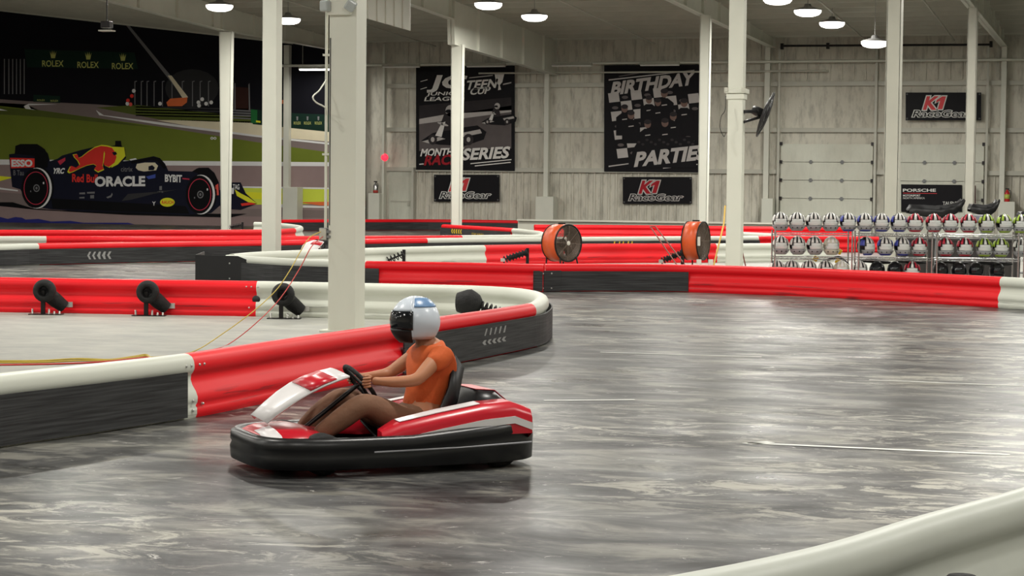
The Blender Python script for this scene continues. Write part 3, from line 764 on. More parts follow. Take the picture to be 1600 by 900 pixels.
# fingers and thumbs closed round the wheel rim
for sg in (1, -1):
    for k in range(4):
        y = sg * .137; z0 = .548 - k * .017; ln = (.95, 1.05, 1.0, .8)[k]
        pts = [(.13, y + sg * .012, z0 + .004), (.13 + .036 * ln, y + sg * .016, z0), (.13 + .05 * ln, y + sg * .004, z0 - .002), (.13 + .042 * ln, y - sg * .018, z0 - .003)]
        skin_obj('finger', pts, [(0, 1), (1, 2), (2, 3)], [.0095, .009, .0085, .0075], SKIN, drv, lv=1)
    skin_obj('thumb', [(.115, sg * .125, .55), (.14, sg * .108, .562), (.165, sg * .112, .556)], [(0, 1), (1, 2)], [.012, .0105, .009], SKIN, drv, lv=1)
# clothes follow the body
V2 = [(-.26, 0, .24), (-.30, 0, .38), (-.33, 0, .52), (-.33, 0, .65), (-.30, 0, .735), (-.33, .17, .68), (-.235, .21, .605), (-.33, -.17, .68), (-.235, -.21, .605)]
skin_obj('orange_shirt', V2, [(0, 1), (1, 2), (2, 3), (3, 4), (3, 5), (5, 6), (3, 7), (7, 8)], [(.145, .175), (.135, .16), (.135, .17), (.13, .175), (.085, .11), .078, .072, .078, .072], SHIRT, drv)
V3 = [(-.25, 0, .235)]; E3 = []; R3 = [(.13, .16)]
for sg in (1, -1):
    b0 = len(V3); V3 += [(-.16, sg * .12, .235), (.20, sg * .20, .405), (.36, sg * .19, .295), (.49, sg * .15, .20)]; E3 += [(0, b0), (b0, b0 + 1), (b0 + 1, b0 + 2), (b0 + 2, b0 + 3)]; R3 += [.11, .082, .072, .055]
skin_obj('trousers', V3, E3, R3, PANTS, drv)
for sg in (1, -1): skin_obj('shoe', [(.53, sg * .13, .125), (.58, sg * .13, .13), (.62, sg * .125, .20), (.635, sg * .125, .26)], [(0, 1), (1, 2), (2, 3)], [.045, .045, .04, .03], SHOE, drv, root=1)
# head inside an open-front helmet
hc = Vector((-.215, 0, .885))
mb = MB(); mb.ell(hc + Vector((.01, 0, 0)), (.085, .068, .10)); mb.ell(hc + Vector((.097, 0, -.012)), (.014, .012, .02)); mb.ell(hc + Vector((.085, 0, -.05)), (.012, .024, .007)); mb.build('face', SKIN, drv)
def dome(c, r, az0, az1, el0, el1, na=20, ne=12):
    rows = []
    for j in range(ne + 1):
        el = el0 + (el1 - el0) * j / ne
        rows.append([Vector((c[0] + r[0] * math.cos(el) * math.cos(az0 + (az1 - az0) * i / na), c[1] + r[1] * math.cos(el) * math.sin(az0 + (az1 - az0) * i / na), c[2] + r[2] * math.sin(el))) for i in range(na + 1)])
    return MB().grid(rows)
def patch(c, r, az0, az1, el0, el1, name, m, parent, th=.006, na=16, ne=8): return dome(c, r, az0, az1, el0, el1, na, ne).build(name, m, parent, solid=th)
HR = (.150, .128, .150)
hel = thing('racing_helmet', 'white and pale blue full-face helmet with dark visor, worn by the kart driver', 'helmet')
patch(hc, HR, math.radians(62), math.radians(298), -.75, PI / 2, 'helmet_shell', HELW, hel, .02, 28, 12)
patch(hc, HR, math.radians(-62), math.radians(62), .42, PI / 2, 'helmet_brow', HELW, hel, .02)
patch(hc, (.158, .125, .152), math.radians(-64), math.radians(64), -.95, -.28, 'chin_guard', BLACK, hel, .02)
patch(hc, (.161, .139, .161), math.radians(-66), math.radians(66), -.30, .44, 'visor', VIS, hel, .005)
for sg in (1, -1): patch(hc, (.162, .140, .162), sg * math.radians(68), sg * math.radians(165), .62, 1.15, 'blue_flash', HBL, hel, .004)
for o in (drv, hel): o.location = kc; o.rotation_euler.z = kang
# ------------------------------------------------------------------ column fittings
# conduit, junction box, emergency light on the nearest column
pf = pA - Vector((0, .1725, 0))
cz = lambda y: HC - (y - hz(510)) / 131.0
q = D(510, 300, 131)
r = thing('electric_conduit', 'white vertical conduit pipe running down the left side of the nearest column', 'conduit', (q.x, q.y, cz(357)))
ang = Matrix.Rotation(0, 3, 'Z'); cx_, cy_ = pA.x - .1725 - .05, pA.y - .13
MB().tube([(cx_, cy_, cz(357)), (cx_, cy_, roofz(cy_) - .3)], .018, 10).build('pipe', STEEL, r)
for y in (241, 86): MB().box((cx_ + .02, cy_, cz(y)), (.12, .05, .025)).build('pipe_clamp', STEEL, r)
jb = Vector((cx_ - .01, cy_ - .02, cz(366)))
r = thing('junction_box', 'small grey electrical box at the lower end of the conduit on nearest column', 'electrical box', jb)
MB().box(jb, (.10, .09, .15)).build('box_body', GREYP, r, bevel=.008); MB().box(jb - Vector((0, .048, 0)), (.085, .008, .13)).build('box_cover', STEEL2, r)
for dz in (.03, -.03): MB().box(jb + Vector((.07, -.03, dz)), (.04, .04, .03)).build('plug', GREYP, r)
mb = MB(); mb.tube(catmull([Vector((cx_ + .01, cy_ - .03, cz(125))), D(499, 141, 133), D(489, 151, 134), D(494, 160, 134), D(508, 168, 133), Vector((cx_ + .01, cy_ - .03, cz(178)))], 6), .009, 6)
o = mb.build('white_cable', STEEL); tag(o, 'loop of white cable bulging left from the conduit high on the nearest column', 'cable')
mb = MB(); mb.tube([(pf.x - .155, pf.y - .005, cz(60)), (pf.x - .155, pf.y - .005, cz(352))], .006, 6); o = mb.build('black_cable', RUBBER); tag(o, 'thin black cable running straight down the nearest column', 'cable')
ec = Vector((pA.x - .03, pA.y - .20, cz(14)))
LENS = mat('clear_lamp_head', (176, 182, 180), .2)
r = thing('emergency_light', 'white twin-head emergency light at the top of the nearest column', 'emergency light', ec)
MB().box(ec, (.30, .07, .17)).build('light_housing', STEEL, r, bevel=.012)
for sg, tl in ((-1, 0), (1, .6)):
    c = ec + Vector((sg * .16, -.06, .02)); MB().box(c, (.12, .09, .13), Matrix.Rotation(tl, 3, 'Y') @ Matrix.Rotation(sg * .3, 3, 'Z')).build('lamp_head', LENS, r, bevel=.02)
# cords
OR_ = mat('yellow_cord', (190, 165, 60), .6); RC = mat('red_cord', (196, 60, 52), .6)
def cordpx(pts, rad, m, lb):
    P = [D(*p) for p in pts[:-1]] + [pts[-1]] if not isinstance(pts[-1], tuple) else [D(*p) for p in pts]
    o = MB().tube(catmull(P, 6), rad, 6).build('extension_cord', m); tag(o, lb, 'extension cord'); return o
def on_floor(px, py): return G(px, py, .012)
P = [jb + Vector((-.03, -.02, .03)), D(484, 371, 133), D(470, 392, 134), D(452, 424, 136), D(430, 455, 138), D(395, 487, 141), D(350, 520, 144), on_floor(305, 548), on_floor(262, 556), on_floor(215, 559)]
o = MB().tube(catmull(P, 6), .006, 6).build('extension_cord', OR_); tag(o, 'yellow extension cord sagging from the grey box down to the floor', 'extension cord')
P = [jb + Vector((.0, -.04, -.03)), D(487, 385, 134), D(468, 420, 135), D(438, 466, 138), D(400, 505, 141), D(360, 536, 143), on_floor(330, 547), on_floor(250, 562)]
o = MB().tube(catmull(P, 6), .006, 6).build('extension_cord', RC); tag(o, 'thin red extension cord hanging beside the yellow one to the floor', 'extension cord')
for k, (off, m_, lb) in enumerate(((0, OR_, 'yellow extension cord lying along the island floor behind the white barrier'), (4, RC, 'red extension cord lying along the island floor beside the yellow one'), (-3, OR_, 'second yellow cord bunched on the island floor near its loop'))):
    P = [on_floor(-60 + 40 * (k == 2), 567 + off), on_floor(60, 566 + off * .8), on_floor(120, 563.5 + off), on_floor(170, 563 + off * .4), on_floor(205, 559 + off * .5), on_floor(228, 556 + off * .6), on_floor(236, 560)]
    o = MB().tube(catmull(P, 6), .009, 6).build('extension_cord', m_); tag(o, lb, 'extension cord')
# ------------------------------------------------------------------ drum fans
ORG = mat('orange_fan_paint', (214, 84, 30), .4, noise=.15, scale=3); CAGE = mat('fan_guard_wire', (120, 104, 92), .45, .3); BLADE = mat('fan_blade_grey', (112, 100, 90), .5, .2); STK = mat('white_sticker', (220, 215, 205), .5)
def drum_fan(px, py, s, dia, face_ang, depth, label):
    c = D(px, py, s); base_ = Vector((c.x, c.y, 0)); r = thing('drum_fan', label, 'drum fan', base_)
    rad = dia / 2; c = Vector((c.x, c.y, c.z))
    ax = (R * math.sin(face_ang) - F * math.cos(face_ang)).normalized()     # facing direction
    MB().lathe([(rad, -depth), (rad, 0), (rad + .012, 0), (rad + .012, -depth), (rad, -depth)], c, ax, 36).build('drum', ORG, r)
    MB().lathe([(rad - .004, -depth), (rad - .004, -.02), (rad - .012, -.02), (rad - .012, -depth)], c, ax, 36).build('drum_lining', BLADE, r)
    mb = MB()
    for h in (0, -depth): mb.lathe([(rad + .02, h - .012), (rad + .02, h + .012), (rad - .01, h + .012), (rad - .01, h - .012), (rad + .02, h - .012)], c, ax, 36)
    mb.build('drum_rim', DMETAL, r)
    for h, nm in ((.005, 'front_guard'), (-depth, 'rear_guard')):
        mb = MB(); u = ax.orthogonal().normalized(); v = ax.cross(u)
        for k in range(1, 13):
            rr = rad * k / 13; mb.tube([c + ax * h + (u * math.cos(a * PI / 14) + v * math.sin(a * PI / 14)) * rr for a in range(28)], .005, 4, closed=True)
        for k in range(8):
            a = k * PI / 4; mb.tube([c + ax * h, c + ax * h + (u * math.cos(a) + v * math.sin(a)) * rad], .006, 4)
        mb.build(nm, CAGE, r)
    m_ = -depth * .5; u = ax.orthogonal().normalized(); v = ax.cross(u)
    MB().lathe([(0, m_ - .14), (.09, m_ - .14), (.10, m_ + .05), (.05, m_ + .1), (0, m_ + .1)], c, ax, 16).build('motor', DMETAL, r)
    for k in range(4):
        a0 = k * PI / 2 + .4; rows = []
        for rr in (.08, rad * .5, rad * .93):
            rows.append([c + ax * (m_ + .07 * (j - 1.5) / 1.5) + (u * math.cos(a0 + (j - 1.5) * .30) + v * math.sin(a0 + (j - 1.5) * .30)) * rr for j in range(4)])
        MB().grid(rows).build('fan_blade', BLADE, r, solid=.012)
    side = ax.cross(U).normalized()
    for sg in (1, -1):
        MB().tube([c + side * sg * rad * .62 - U * rad * .78 - ax * depth, Vector((0, 0, 0)) + Vector((c.x, c.y, .03)) + side * sg * rad * .7 - ax * depth, Vector((c.x, c.y, .03)) + side * sg * rad * .7 + ax * .05, c + side * sg * rad * .62 - U * rad * .78], .02, 8).build('stand_leg', DMETAL, r)
    MB().box(c + U * (rad + .03) - ax * depth * .5, (.16, .03, .03)).build('handle', DMETAL, r)
    return r, c, ax, rad
r, c, ax, rad = drum_fan(888, 380, 71, .80, .75, .42, 'large orange drum fan facing right, in front of the red barrier, left of the two')
hub = MB().lathe([(0, .02), (.05, .015), (.05, 0)], c, ax, 12).build('white_hub_cap', STK, r)
MB().box(c - ax * .2 - R * (rad * .70) + U * rad * .62 - F * .0, (.10, .004, .12), Matrix.Rotation(TH + .9, 3, 'Z')).build('sticker', STK, r)
r, c, ax, rad = drum_fan(1099, 376.5, 70, .84, 1.12, .36, 'orange drum fan turned nearly edge-on beside the column, right of the two')
p_ = c - ax * .18 - F * (rad + .013); MB().box(p_, (.12, .01, .2), Matrix.Rotation(TH - 0, 3, 'Z')).build('sticker', STK, r)
for dx in (-.12, .14): MB().box(Vector((c.x, c.y, .19)) + R * dx - F * .3, (.1, .1, .12), Matrix.Rotation(TH, 3, 'Z')).build('white_foot_block', STK, r)
# tools
RB_ = mat('rusty_red_metal', (120, 58, 44), .6); YP = mat('yellow_tool_handle', (205, 165, 50), .5)
r = thing('hand_truck', 'thin rusty tubular hand cart frame leaning left of the right drum fan', 'hand truck', D(1063, 418, 68))
for d_ in (0, 1): MB().tube([D(1016 + 8 * d_, 354, 66), D(1059 + 13 * d_, 416, 69)], .015, 6).build('rail', RB_, r)
MB().tube([D(1015, 354, 66), D(1025, 354, 66)], .015, 6).build('grip', RB_, r); MB().tube([D(1044, 396, 67.5), D(1055, 396, 67.5)], .012, 6).build('crossbar', RB_, r)
o = MB().tube([D(1133, 322, 67), D(1131, 350, 68), D(1114, 419, 70)], .02, 8).build('tool_pole', YP); tag(o, 'long yellow tool pole leaning between the right drum fan and the column', 'pole')
o = MB().tube([D(1157, 380, 66), D(1167, 425, 66)], .015, 8).build('tool_pole', RB_); tag(o, 'short red stick leaning right of the column that carries the black fan', 'pole')
# ------------------------------------------------------------------ wall fan on column B
FB = mat('black_fan_cage', (34, 34, 36), .45)
wc = D(1196, 179, 69)
r = thing('column_fan', 'black cage fan tilted on a bracket high on the right white column', 'fan', wc)
ax = (R * .93 - F * .16 - U * .36).normalized(); u = ax.orthogonal().normalized(); v = ax.cross(u); rad = .52
mb = MB()
for h, k0, rr_ in ((.07, 1, 1), (-.07, 1, 1)):
    for k in range(2, 12): mb.tube([wc + ax * h * (1 - (k / 12) ** 3) + (u * math.cos(a * PI / 14) + v * math.sin(a * PI / 14)) * rad * k / 12 for a in range(28)], .006, 4, closed=True)
    for k in range(14):
        a = k * PI / 7; mb.tube([wc + ax * h, wc + ax * h * .9 + (u * math.cos(a) + v * math.sin(a)) * rad * .5, wc + (u * math.cos(a) + v * math.sin(a)) * rad], .006, 4)
mb.tube([wc + (u * math.cos(a * PI / 18) + v * math.sin(a * PI / 18)) * rad for a in range(36)], .022, 8, closed=True)
mb.build('fan_cage', FB, r)
for k in range(3):
    a0 = k * 2.094; rows = []
    for rr in (.06, rad * .5, rad * .9): rows.append([wc + ax * (.04 * (j - 1.5) / 1.5) + (u * math.cos(a0 + (j - 1.5) * .38) + v * math.sin(a0 + (j - 1.5) * .38)) * rr for j in range(4)])
    MB().grid(rows).build('fan_blade', GREYP, r, solid=.008)
MB().lathe([(0, -.34), (.09, -.32), (.11, -.2), (.10, -.07), (0, -.05)], wc, ax, 16).build('motor', FB, r)
MB().bar(Vector((pB.x + .16, pB.y - .05, wc.z + .03)), wc - ax * .2, .09, .07).build('bracket_arm', FB, r)
MB().bar(Vector((pB.x + .16, pB.y - .05, wc.z - .2)), wc - ax * .12 - U * .1, .06, .05).build('bracket_brace', FB, r)
zc = HC - (143 - 303) / 70.0
r = thing('column_collar', 'white clamp collar round the right white column beside the black fan', 'collar', (pB.x, pB.y, zc - .1))
MB().box((pB.x, pB.y, zc), (.48, .48, .10)).build('collar_band', STEEL, r, bevel=.01); MB().box((pB.x, pB.y, zc - .12), (.40, .40, .12)).build('collar_skirt', STEEL, r, bevel=.01)
for k in (-1, 1): MB().box((pB.x + k * .19, pB.y - .25, zc + .03), (.08, .05, .09)).build('collar_bolt', STEEL2, r)
mb = MB().tube(catmull([D(1134, 150, 70.8), D(1133, 172, 71), D(1127, 182, 71), D(1125, 200, 71), D(1131, 213, 71), D(1134, 208, 70.8)], 6), .008, 6); o = mb.build('black_cable', RUBBER); tag(o, 'loop of thin black cable left of the right white column', 'cable')
# ------------------------------------------------------------------ high bay lamps
EM = mat('lit_lamp_lens', (255, 250, 240), .3, emit=EMIT); LH = mat('lamp_housing', (150, 150, 148), .5)
def lamp_proto():
    r = thing('high_bay_lamp', '', 'ceiling lamp')
    MB().lathe([(0, .22), (.10, .22), (.14, .12), (.38, .06), (.50, .0), (.47, -.01), (0, .0)], (0, 0, 0), (0, 0, 1), 24).build('lamp_housing', LH, r)
    MB().lathe([(.475, -.01), (.47, -.08), (.40, -.16), (.25, -.21), (0, -.23)], (0, 0, 0), (0, 0, 1), 24).build('lens', EM, r)
    MB().tube([(0, 0, .20), (0, 0, .42)], .015, 6).build('hanger', LH, r)
    ld = bpy.data.lights.new('lamp_glow', 'AREA'); ld.shape = 'DISK'; ld.size = .9; ld.energy = LAMP_W; ld.color = LAMP_COL
    lo = bpy.data.objects.new('lamp_glow', ld); COL.objects.link(lo); lo.parent = r; lo.location = (0, 0, -.26)
    return r
lp = lamp_proto(); first = True
def put_lamp(p, label, group):
    global first
    o = lp if first else copy_tree(lp); first = False
    o.location = p; tag(o, label, 'ceiling lamp', group)
    o.children
    return o
LZ = 6.5
vis = [(343, 8, 'lit round lamp above the wall mural, left of the leftmost column'), (450, 29, 'lit round lamp between the second and nearest columns, half hidden'),
       (763, 5, 'lit round lamp at the top edge, upper of the middle pair'), (835, 24, 'lit round lamp, lower of the middle pair'),
       (1215, -3, 'lit round lamp cut by the top edge, start of the right row'), (1262, 16, 'second lit round lamp down the right row'),
       (1300, 35, 'third lit round lamp down the right row'), (1367, 65, 'lowest lit round lamp, just left of the grey column at right')]
lamps = []
for px, py, lb in vis:
    s = (hz(px) - py) / (5.4 if px == 1367 else LZ); p = D(px, py, s)
    put_lamp(p, lb, 'high bay lamps in view'); lamps.append(p)
for t, y1 in ((-29.5, 58), (-38, 85), (-46, 80), (-19.5, 58), (-10.5, 60), (-2, 62), (6, 62), (-55, 60)):
    y = y1
    while y > -8:
        px = proj(Vector((t, y, 8.2))); 
        z = 8.2 if y > 40 else 8.2 + (40 - y) * .02
        px = proj(Vector((t, y, z)))
        if not (y > 0 and -40 < px[0] < 1640 and -12 < px[1] < 900):
            put_lamp(Vector((t, y, z)), 'round high bay lamp hanging under the roof beyond the top of the picture', 'high bay lamps out of view')
        y -= 11.0 if y > 45 else 13.5
# ceiling hangers of visible lamps up to the roof
for p in lamps:
    o = MB().tube([(p.x, p.y, p.z + .42), (p.x, p.y, roofz(p.y))], .012, 6).build('lamp_rod', LH); struct(o)
# tube lamps by the wall
TUBE_ON = mat('lit_tube', (255, 252, 245), .3, emit=9.0); TUBE_OFF = mat('unlit_tube', (228, 228, 222), .4)
def tube_lamp(x0, x1, y, on, label):
    a = WP(x0, y, 2.0); b = WP(x1, y, 2.0); z = a.z; r = thing('tube_lamp', label, 'strip lamp', ((a.x + b.x) / 2, a.y, z - .05), 'strip lamps hung along the back wall')
    cx = (a.x + b.x) / 2; L_ = b.x - a.x
    MB().prism([(a.x, a.y - .16, z), (a.x, a.y - .08, z + .09), (a.x, a.y + .08, z + .09), (a.x, a.y + .16, z)], (L_, 0, 0)).build('lamp_housing', STEEL2, r)
    for dy in (-.07, .07): MB().tube([(a.x + .03, a.y + dy, z - .03), (b.x - .03, a.y + dy, z - .03)], .03, 10).build('tube', TUBE_ON if on else TUBE_OFF, r)
    for u in (.1, .9): MB().tube([(a.x + L_ * u, a.y, z + .09), (a.x + L_ * u, a.y, roofz(a.y))], .01, 5).build('hanger', STEEL2, r)
    if on:
        ld = bpy.data.lights.new('tube_glow', 'AREA'); ld.shape = 'RECTANGLE'; ld.size = L_; ld.size_y = .2; ld.energy = 90; ld.color = LAMP_COL
        lo = bpy.data.objects.new('tube_glow', ld); COL.objects.link(lo); lo.parent = r; lo.location = (0, 0, -.04)
tube_lamp(468, 517, 108, True, 'lit strip lamp hanging before the mural, left of the nearest column')
tube_lamp(598, 656, 104, False, 'unlit strip lamp left of the first poster')
tube_lamp(729, 790, 103, False, 'unlit strip lamp across the top of the first poster')
tube_lamp(862, 925, 102, False, 'unlit strip lamp between the two posters')
tube_lamp(1000, 1062, 101, False, 'unlit strip lamp across the top of the birthday poster')
# ------------------------------------------------------------------ posters and banners on the wall
PB = mat('poster_black', (22, 21, 25), .5, noise=.1); PW = mat('poster_white', (238, 236, 232), .6); PG = mat('poster_grey', (105, 98, 98), .6, noise=.15, scale=2); PDG = mat('poster_dark_grey', (58, 54, 56), .6, noise=.2, scale=2)
PR = mat('poster_red', (168, 38, 48), .6); PWB = mat('banner_white', (226, 226, 222), .6); PSK = mat('poster_skin', (128, 104, 96), .6); PRD = mat('poster_dull_red', (110, 52, 56), .6); PMID = mat('poster_mid_grey', (195, 190, 187), .6)
for k_, m_ in list(MATS.items()):
    if k_.startswith(('poster', 'banner')): m_.node_tree.nodes['Principled BSDF'].inputs['Specular IOR Level'].default_value = .12
POSTM = [PB, PW, PG, PDG, PR, PSK, PRD, PMID]
def layer(off, y=None):
    return lambda px, py: WP(px, py, off, y)
def poly(mb, pts, mf, mi): mb.add([mf(x, y) for x, y in pts], [tuple(range(len(pts)))], mi)
def ellp(mb, cx, cy, rx, ry, mf, mi, rot=0, n=20):
    poly(mb, [(cx + rx * math.cos(a * 2 * PI / n) * math.cos(rot) - ry * math.sin(a * 2 * PI / n) * math.sin(rot), cy + rx * math.cos(a * 2 * PI / n) * math.sin(rot) + ry * math.sin(a * 2 * PI / n) * math.cos(rot)) for a in range(n)], mf, mi)
def board(name, quad, off, label, cat, m, yb=None, group=None):
    P = [WP(x, y, off, yb) for x, y in quad]; c = (P[-2] + P[-1]) / 2
    r = thing(name, label, cat, c, group); MB().prism(P, (0, .05, 0)).build('panel', m, r); return r
# poster 1
r = board('poster', [(650, 104), (804, 102.5), (804, 267), (650, 265)], .26, 'large black racing league poster with a kart picture on the back wall', 'poster', PB)
mb = MB(); L1, L2, L3, L4 = layer(.27), layer(.28), layer(.29), layer(.30)
poly(mb, [(655, 186), (799, 165), (799, 232), (655, 236)], L1, 2); poly(mb, [(655, 165), (799, 152), (799, 172), (655, 190)], L1, 3)
poly(mb, [(655, 186), (700, 178), (799, 172), (799, 175), (655, 194)], L2, 7)
def kart_art(cx, cy, k, mi):
    poly(mb, [(cx - 48 * k, cy + 10 * k), (cx - 30 * k, cy - 2 * k), (cx - 14 * k, cy - 6 * k), (cx + 10 * k, cy - 10 * k), (cx + 40 * k, cy - 14 * k), (cx + 54 * k, cy - 4 * k), (cx + 50 * k, cy + 8 * k), (cx + 20 * k, cy + 18 * k), (cx - 20 * k, cy + 16 * k)], L2, mi)
    poly(mb, [(cx - 22 * k, cy - 4 * k), (cx - 12 * k, cy - 32 * k), (cx + 2 * k, cy - 34 * k), (cx + 8 * k, cy - 8 * k)], L3, 3)
    poly(mb, [(cx - 26 * k, cy + 2 * k), (cx - 16 * k, cy - 18 * k), (cx - 10 * k, cy - 20 * k), (cx - 16 * k, cy + 4 * k)], L4, 1)
    ellp(mb, cx - 2 * k, cy - 37 * k, 8 * k, 9 * k, L3, 7); ellp(mb, cx - 5 * k, cy - 36 * k, 5 * k, 3 * k, L4, 0); ellp(mb, cx - 30 * k, cy + 8 * k, 7 * k, 8 * k, L4, 3, n=14); ellp(mb, cx + 26 * k, cy + 8 * k, 8 * k, 9 * k, L4, 3, n=14); ellp(mb, cx - 30 * k, cy + 8 * k, 3 * k, 4 * k, layer(.302), 7, n=10); ellp(mb, cx + 26 * k, cy + 8 * k, 3 * k, 4 * k, layer(.302), 7, n=10); ellp(mb, cx - 14 * k, cy - 16 * k, 9 * k, 2 * k, L4, 7, rot=.3); poly(mb, [(cx - 47 * k, cy + 11 * k), (cx - 20 * k, cy + 4 * k), (cx - 10 * k, cy + 7 * k), (cx - 36 * k, cy + 14 * k)], L3, 7)
    poly(mb, [(cx + 14 * k, cy - 2 * k), (cx + 44 * k, cy - 8 * k), (cx + 47 * k, cy - 2 * k), (cx + 18 * k, cy + 4 * k)], L3, 7)
kart_art(706, 210, 1.0, 0); kart_art(778, 186, .55, 0)
poly(mb, [(657, 127), (668, 124), (668, 125), (657, 128)], L1, 1); poly(mb, [(657, 139), (667, 136), (667, 137), (657, 140)], L1, 1)
text_px(mb, 'JC', 668, 720, 118, 144, L2, 1, shear=.35, bold=.035); text_px(mb, 'JUNIOR', 666, 722, 144, 151, L2, 1, shear=.3, bold=.02, slope=-.02); text_px(mb, 'LEAGUE', 663, 722, 152, 158, L2, 1, shear=.3, bold=.02, slope=-.02)
text_px(mb, 'TEEN', 727, 774, 127, 140, L2, 1, shear=.3, bold=.03, slope=-.07); text_px(mb, 'CUP', 734, 764, 138, 148, L2, 1, shear=.3, bold=.03, slope=-.07)
poly(mb, [(773, 116), (788, 115), (785, 128), (781, 133), (783, 140), (778, 141), (779, 133), (775, 128)], L2, 1)
poly(mb, [(733, 121), (770, 117), (770, 118.5), (733, 122.5)], L2, 7); poly(mb, [(786, 131), (799, 128), (799, 130), (786, 133)], L2, 7)
text_px(mb, 'MONTHLY', 657, 722, 233, 244, L2, 1, shear=.25, bold=.035, slope=-.03); text_px(mb, 'RACE', 663, 712, 243, 258, L2, 4, shear=.25, bold=.035, slope=-.03)
text_px(mb, 'SERIES', 722, 793, 233, 250, L2, 1, shear=.25, bold=.035, slope=-.05)
for (x0, x1, y) in ((735, 799, 255), (742, 798, 258.5), (655, 662, 256)): poly(mb, [(x0, y), (x1, y - 6 * (x1 - x0) / 60), (x1, y - 6 * (x1 - x0) / 60 + 1.5), (x0, y + 1.5)], L2, 1)
mb.build('poster_print', POSTM, r)
# poster 2
r = board('poster', [(944, 102), (1094, 101), (1094, 269.5), (944, 268)], .26, 'large black birthday parties poster with chequered background on the back wall', 'poster', PB)
mb = MB()
for i in range(8):
    for j in range(8):
        x = 950 + i * 17.5 + (j * 2.2) ; y = 150 + j * 14.5 - i * 1.9 - 4
        if y < 136 or y > 238 or x > 1078 or (j > 3 and 2 < i < 6): continue
        if (i + j) % 2 == 0: poly(mb, [(x, y), (x + 16.5, y - 1.8), (x + 18.5, y + 12.7), (x + 2, y + 14.5)], L1, 7)
        else: ellp(mb, x + 9, y + 8, 5, 2.5, L1, 2)
def kid(cx, cy, k, i):
    L2, L3, L4 = layer(.275 + i * .003), layer(.276 + i * .003), layer(.277 + i * .003)
    ellp(mb, cx, cy, 5.2 * k, 6.2 * k, L3, 5); ellp(mb, cx, cy - 3.6 * k, 5.6 * k, 3.8 * k, L4, 3)
    poly(mb, [(cx - 14 * k, cy + 44 * k), (cx - 14 * k, cy + 14 * k), (cx - 5 * k, cy + 7 * k), (cx + 5 * k, cy + 7 * k), (cx + 14 * k, cy + 14 * k), (cx + 14 * k, cy + 44 * k)], L2, 0)
    poly(mb, [(cx - 4 * k, cy + 17 * k), (cx + 4 * k, cy + 16 * k), (cx + 4 * k, cy + 17.5 * k), (cx - 4 * k, cy + 18.5 * k)], L4, 7)
kn_ = 0
for a in ((1014, 156, .95), (1038, 146, 1.05), (1069, 161, 1.05), (1028, 160, .95), (976, 170, .95), (986, 180, 1), (1052, 182, 1), (1012, 194, 1), (1039, 192, 1.05)): kid(*a, kn_); kn_ += 1
poly(mb, [(990, 232), (1000, 215), (1040, 212), (1080, 214), (1088, 225), (1088, 262), (980, 262)], layer(.305), 0)
for k in range(14): ellp(mb, 998 + k * 6.5, 222 + 4 * math.sin(k * 2.1), 2.5, 2, layer(.307), 3)
text_px(mb, 'BIRTHDAY', 955, 1081, 129.5, 148, layer(.312), 7, shear=.22, bold=.045, slope=-.13)
text_px(mb, 'PARTIES', 992, 1100, 239, 260, layer(.312), 7, shear=.22, bold=.045, slope=-.11)
poly(mb, [(951, 124), (1085, 109), (1085, 110.5), (951, 126)], L3, 7); poly(mb, [(951, 259), (990, 254), (990, 255.5), (951, 261)], L4, 7); poly(mb, [(1036, 262), (1090, 256), (1090, 257.5), (1036, 263.5)], L4, 7); poly(mb, [(966, 119), (998, 113), (998, 115), (968, 120)], L3, 2)
mb.build('poster_print', POSTM, r)
def racegear(x0, x1, y0, y1, off, label, dim=False):
    r = board('banner', [(x0, y0), (x1, y0), (x1, y1), (x0, y1)], off, label, 'banner', PB, None, 'race gear banners')
    mb = MB(); W = x1 - x0; H = y1 - y0; X = lambda u: x0 + u * W; Y = lambda v: y0 + v * H
    la, lb_, lc = layer(off + .01), layer(off + .02), layer(off + .03)
    
    def one(g, mf, mi):
        a, b_ = X(.44), Y(.60); hh = Y(.62) - Y(.16); sh = lambda x, y: (x + .3 * (b_ - y), y)
        poly(mb, [sh(*q) for q in ((X(.425) - g, b_ + g), (X(.485) + g, b_ + g), (X(.485) + g, b_ - hh - g), (X(.435) - g * .3, b_ - hh - g), (X(.375) - g, b_ - hh * .72), (X(.375) - g, b_ - hh * .50 + g), (X(.425) - g, b_ - hh * .66 + g))], mf, mi)
    text_px(mb, 'K', X(.24), X(.385), Y(.16), Y(.60), la, 0, shear=.3, bold=.10); one(1.6 * W / 105, la, 0); text_px(mb, 'RaceGear', X(.09), X(.85), Y(.64), Y(.88), la, 0, shear=.35, bold=.07)
    text_px(mb, 'K', X(.24), X(.385), Y(.16), Y(.60), lb_, 1, shear=.3, bold=.04); one(0, lb_, 1); text_px(mb, 'RaceGear', X(.09), X(.85), Y(.64), Y(.88), lb_, 2, shear=.35, bold=.0)
    mb.build('banner_lettering', [PWB if not dim else PMID, PR if dim else KRED, PB], r)
    for (u, v) in ((.02, .06), (.98, .06), (.02, .94), (.98, .94)):
        p = la(X(u), Y(v)); MB().lathe([(.02, 0), (.035, .0), (.035, .01), (.02, .01)], p, (0, -1, 0), 10).build('eyelet', GREYP, r)
KRED = mat('banner_red', (215, 34, 44), .5)
racegear(678, 780, 273, 315, .20, 'black race gear banner under the racing league poster', False)
racegear(973, 1081, 276.5, 318.5, .20, 'black race gear banner under the birthday poster', True)
racegear(1415, 1533, 144.5, 188, .38, 'black race gear banner high on the right, partly behind a thin column', False)
r = board('banner', [(1408, 288), (1503, 289), (1503, 331), (1408, 331)], .38, 'black sponsor banner with white writing, above the helmet racks at right', 'banner', PB)
mb = MB(); la = layer(.395)
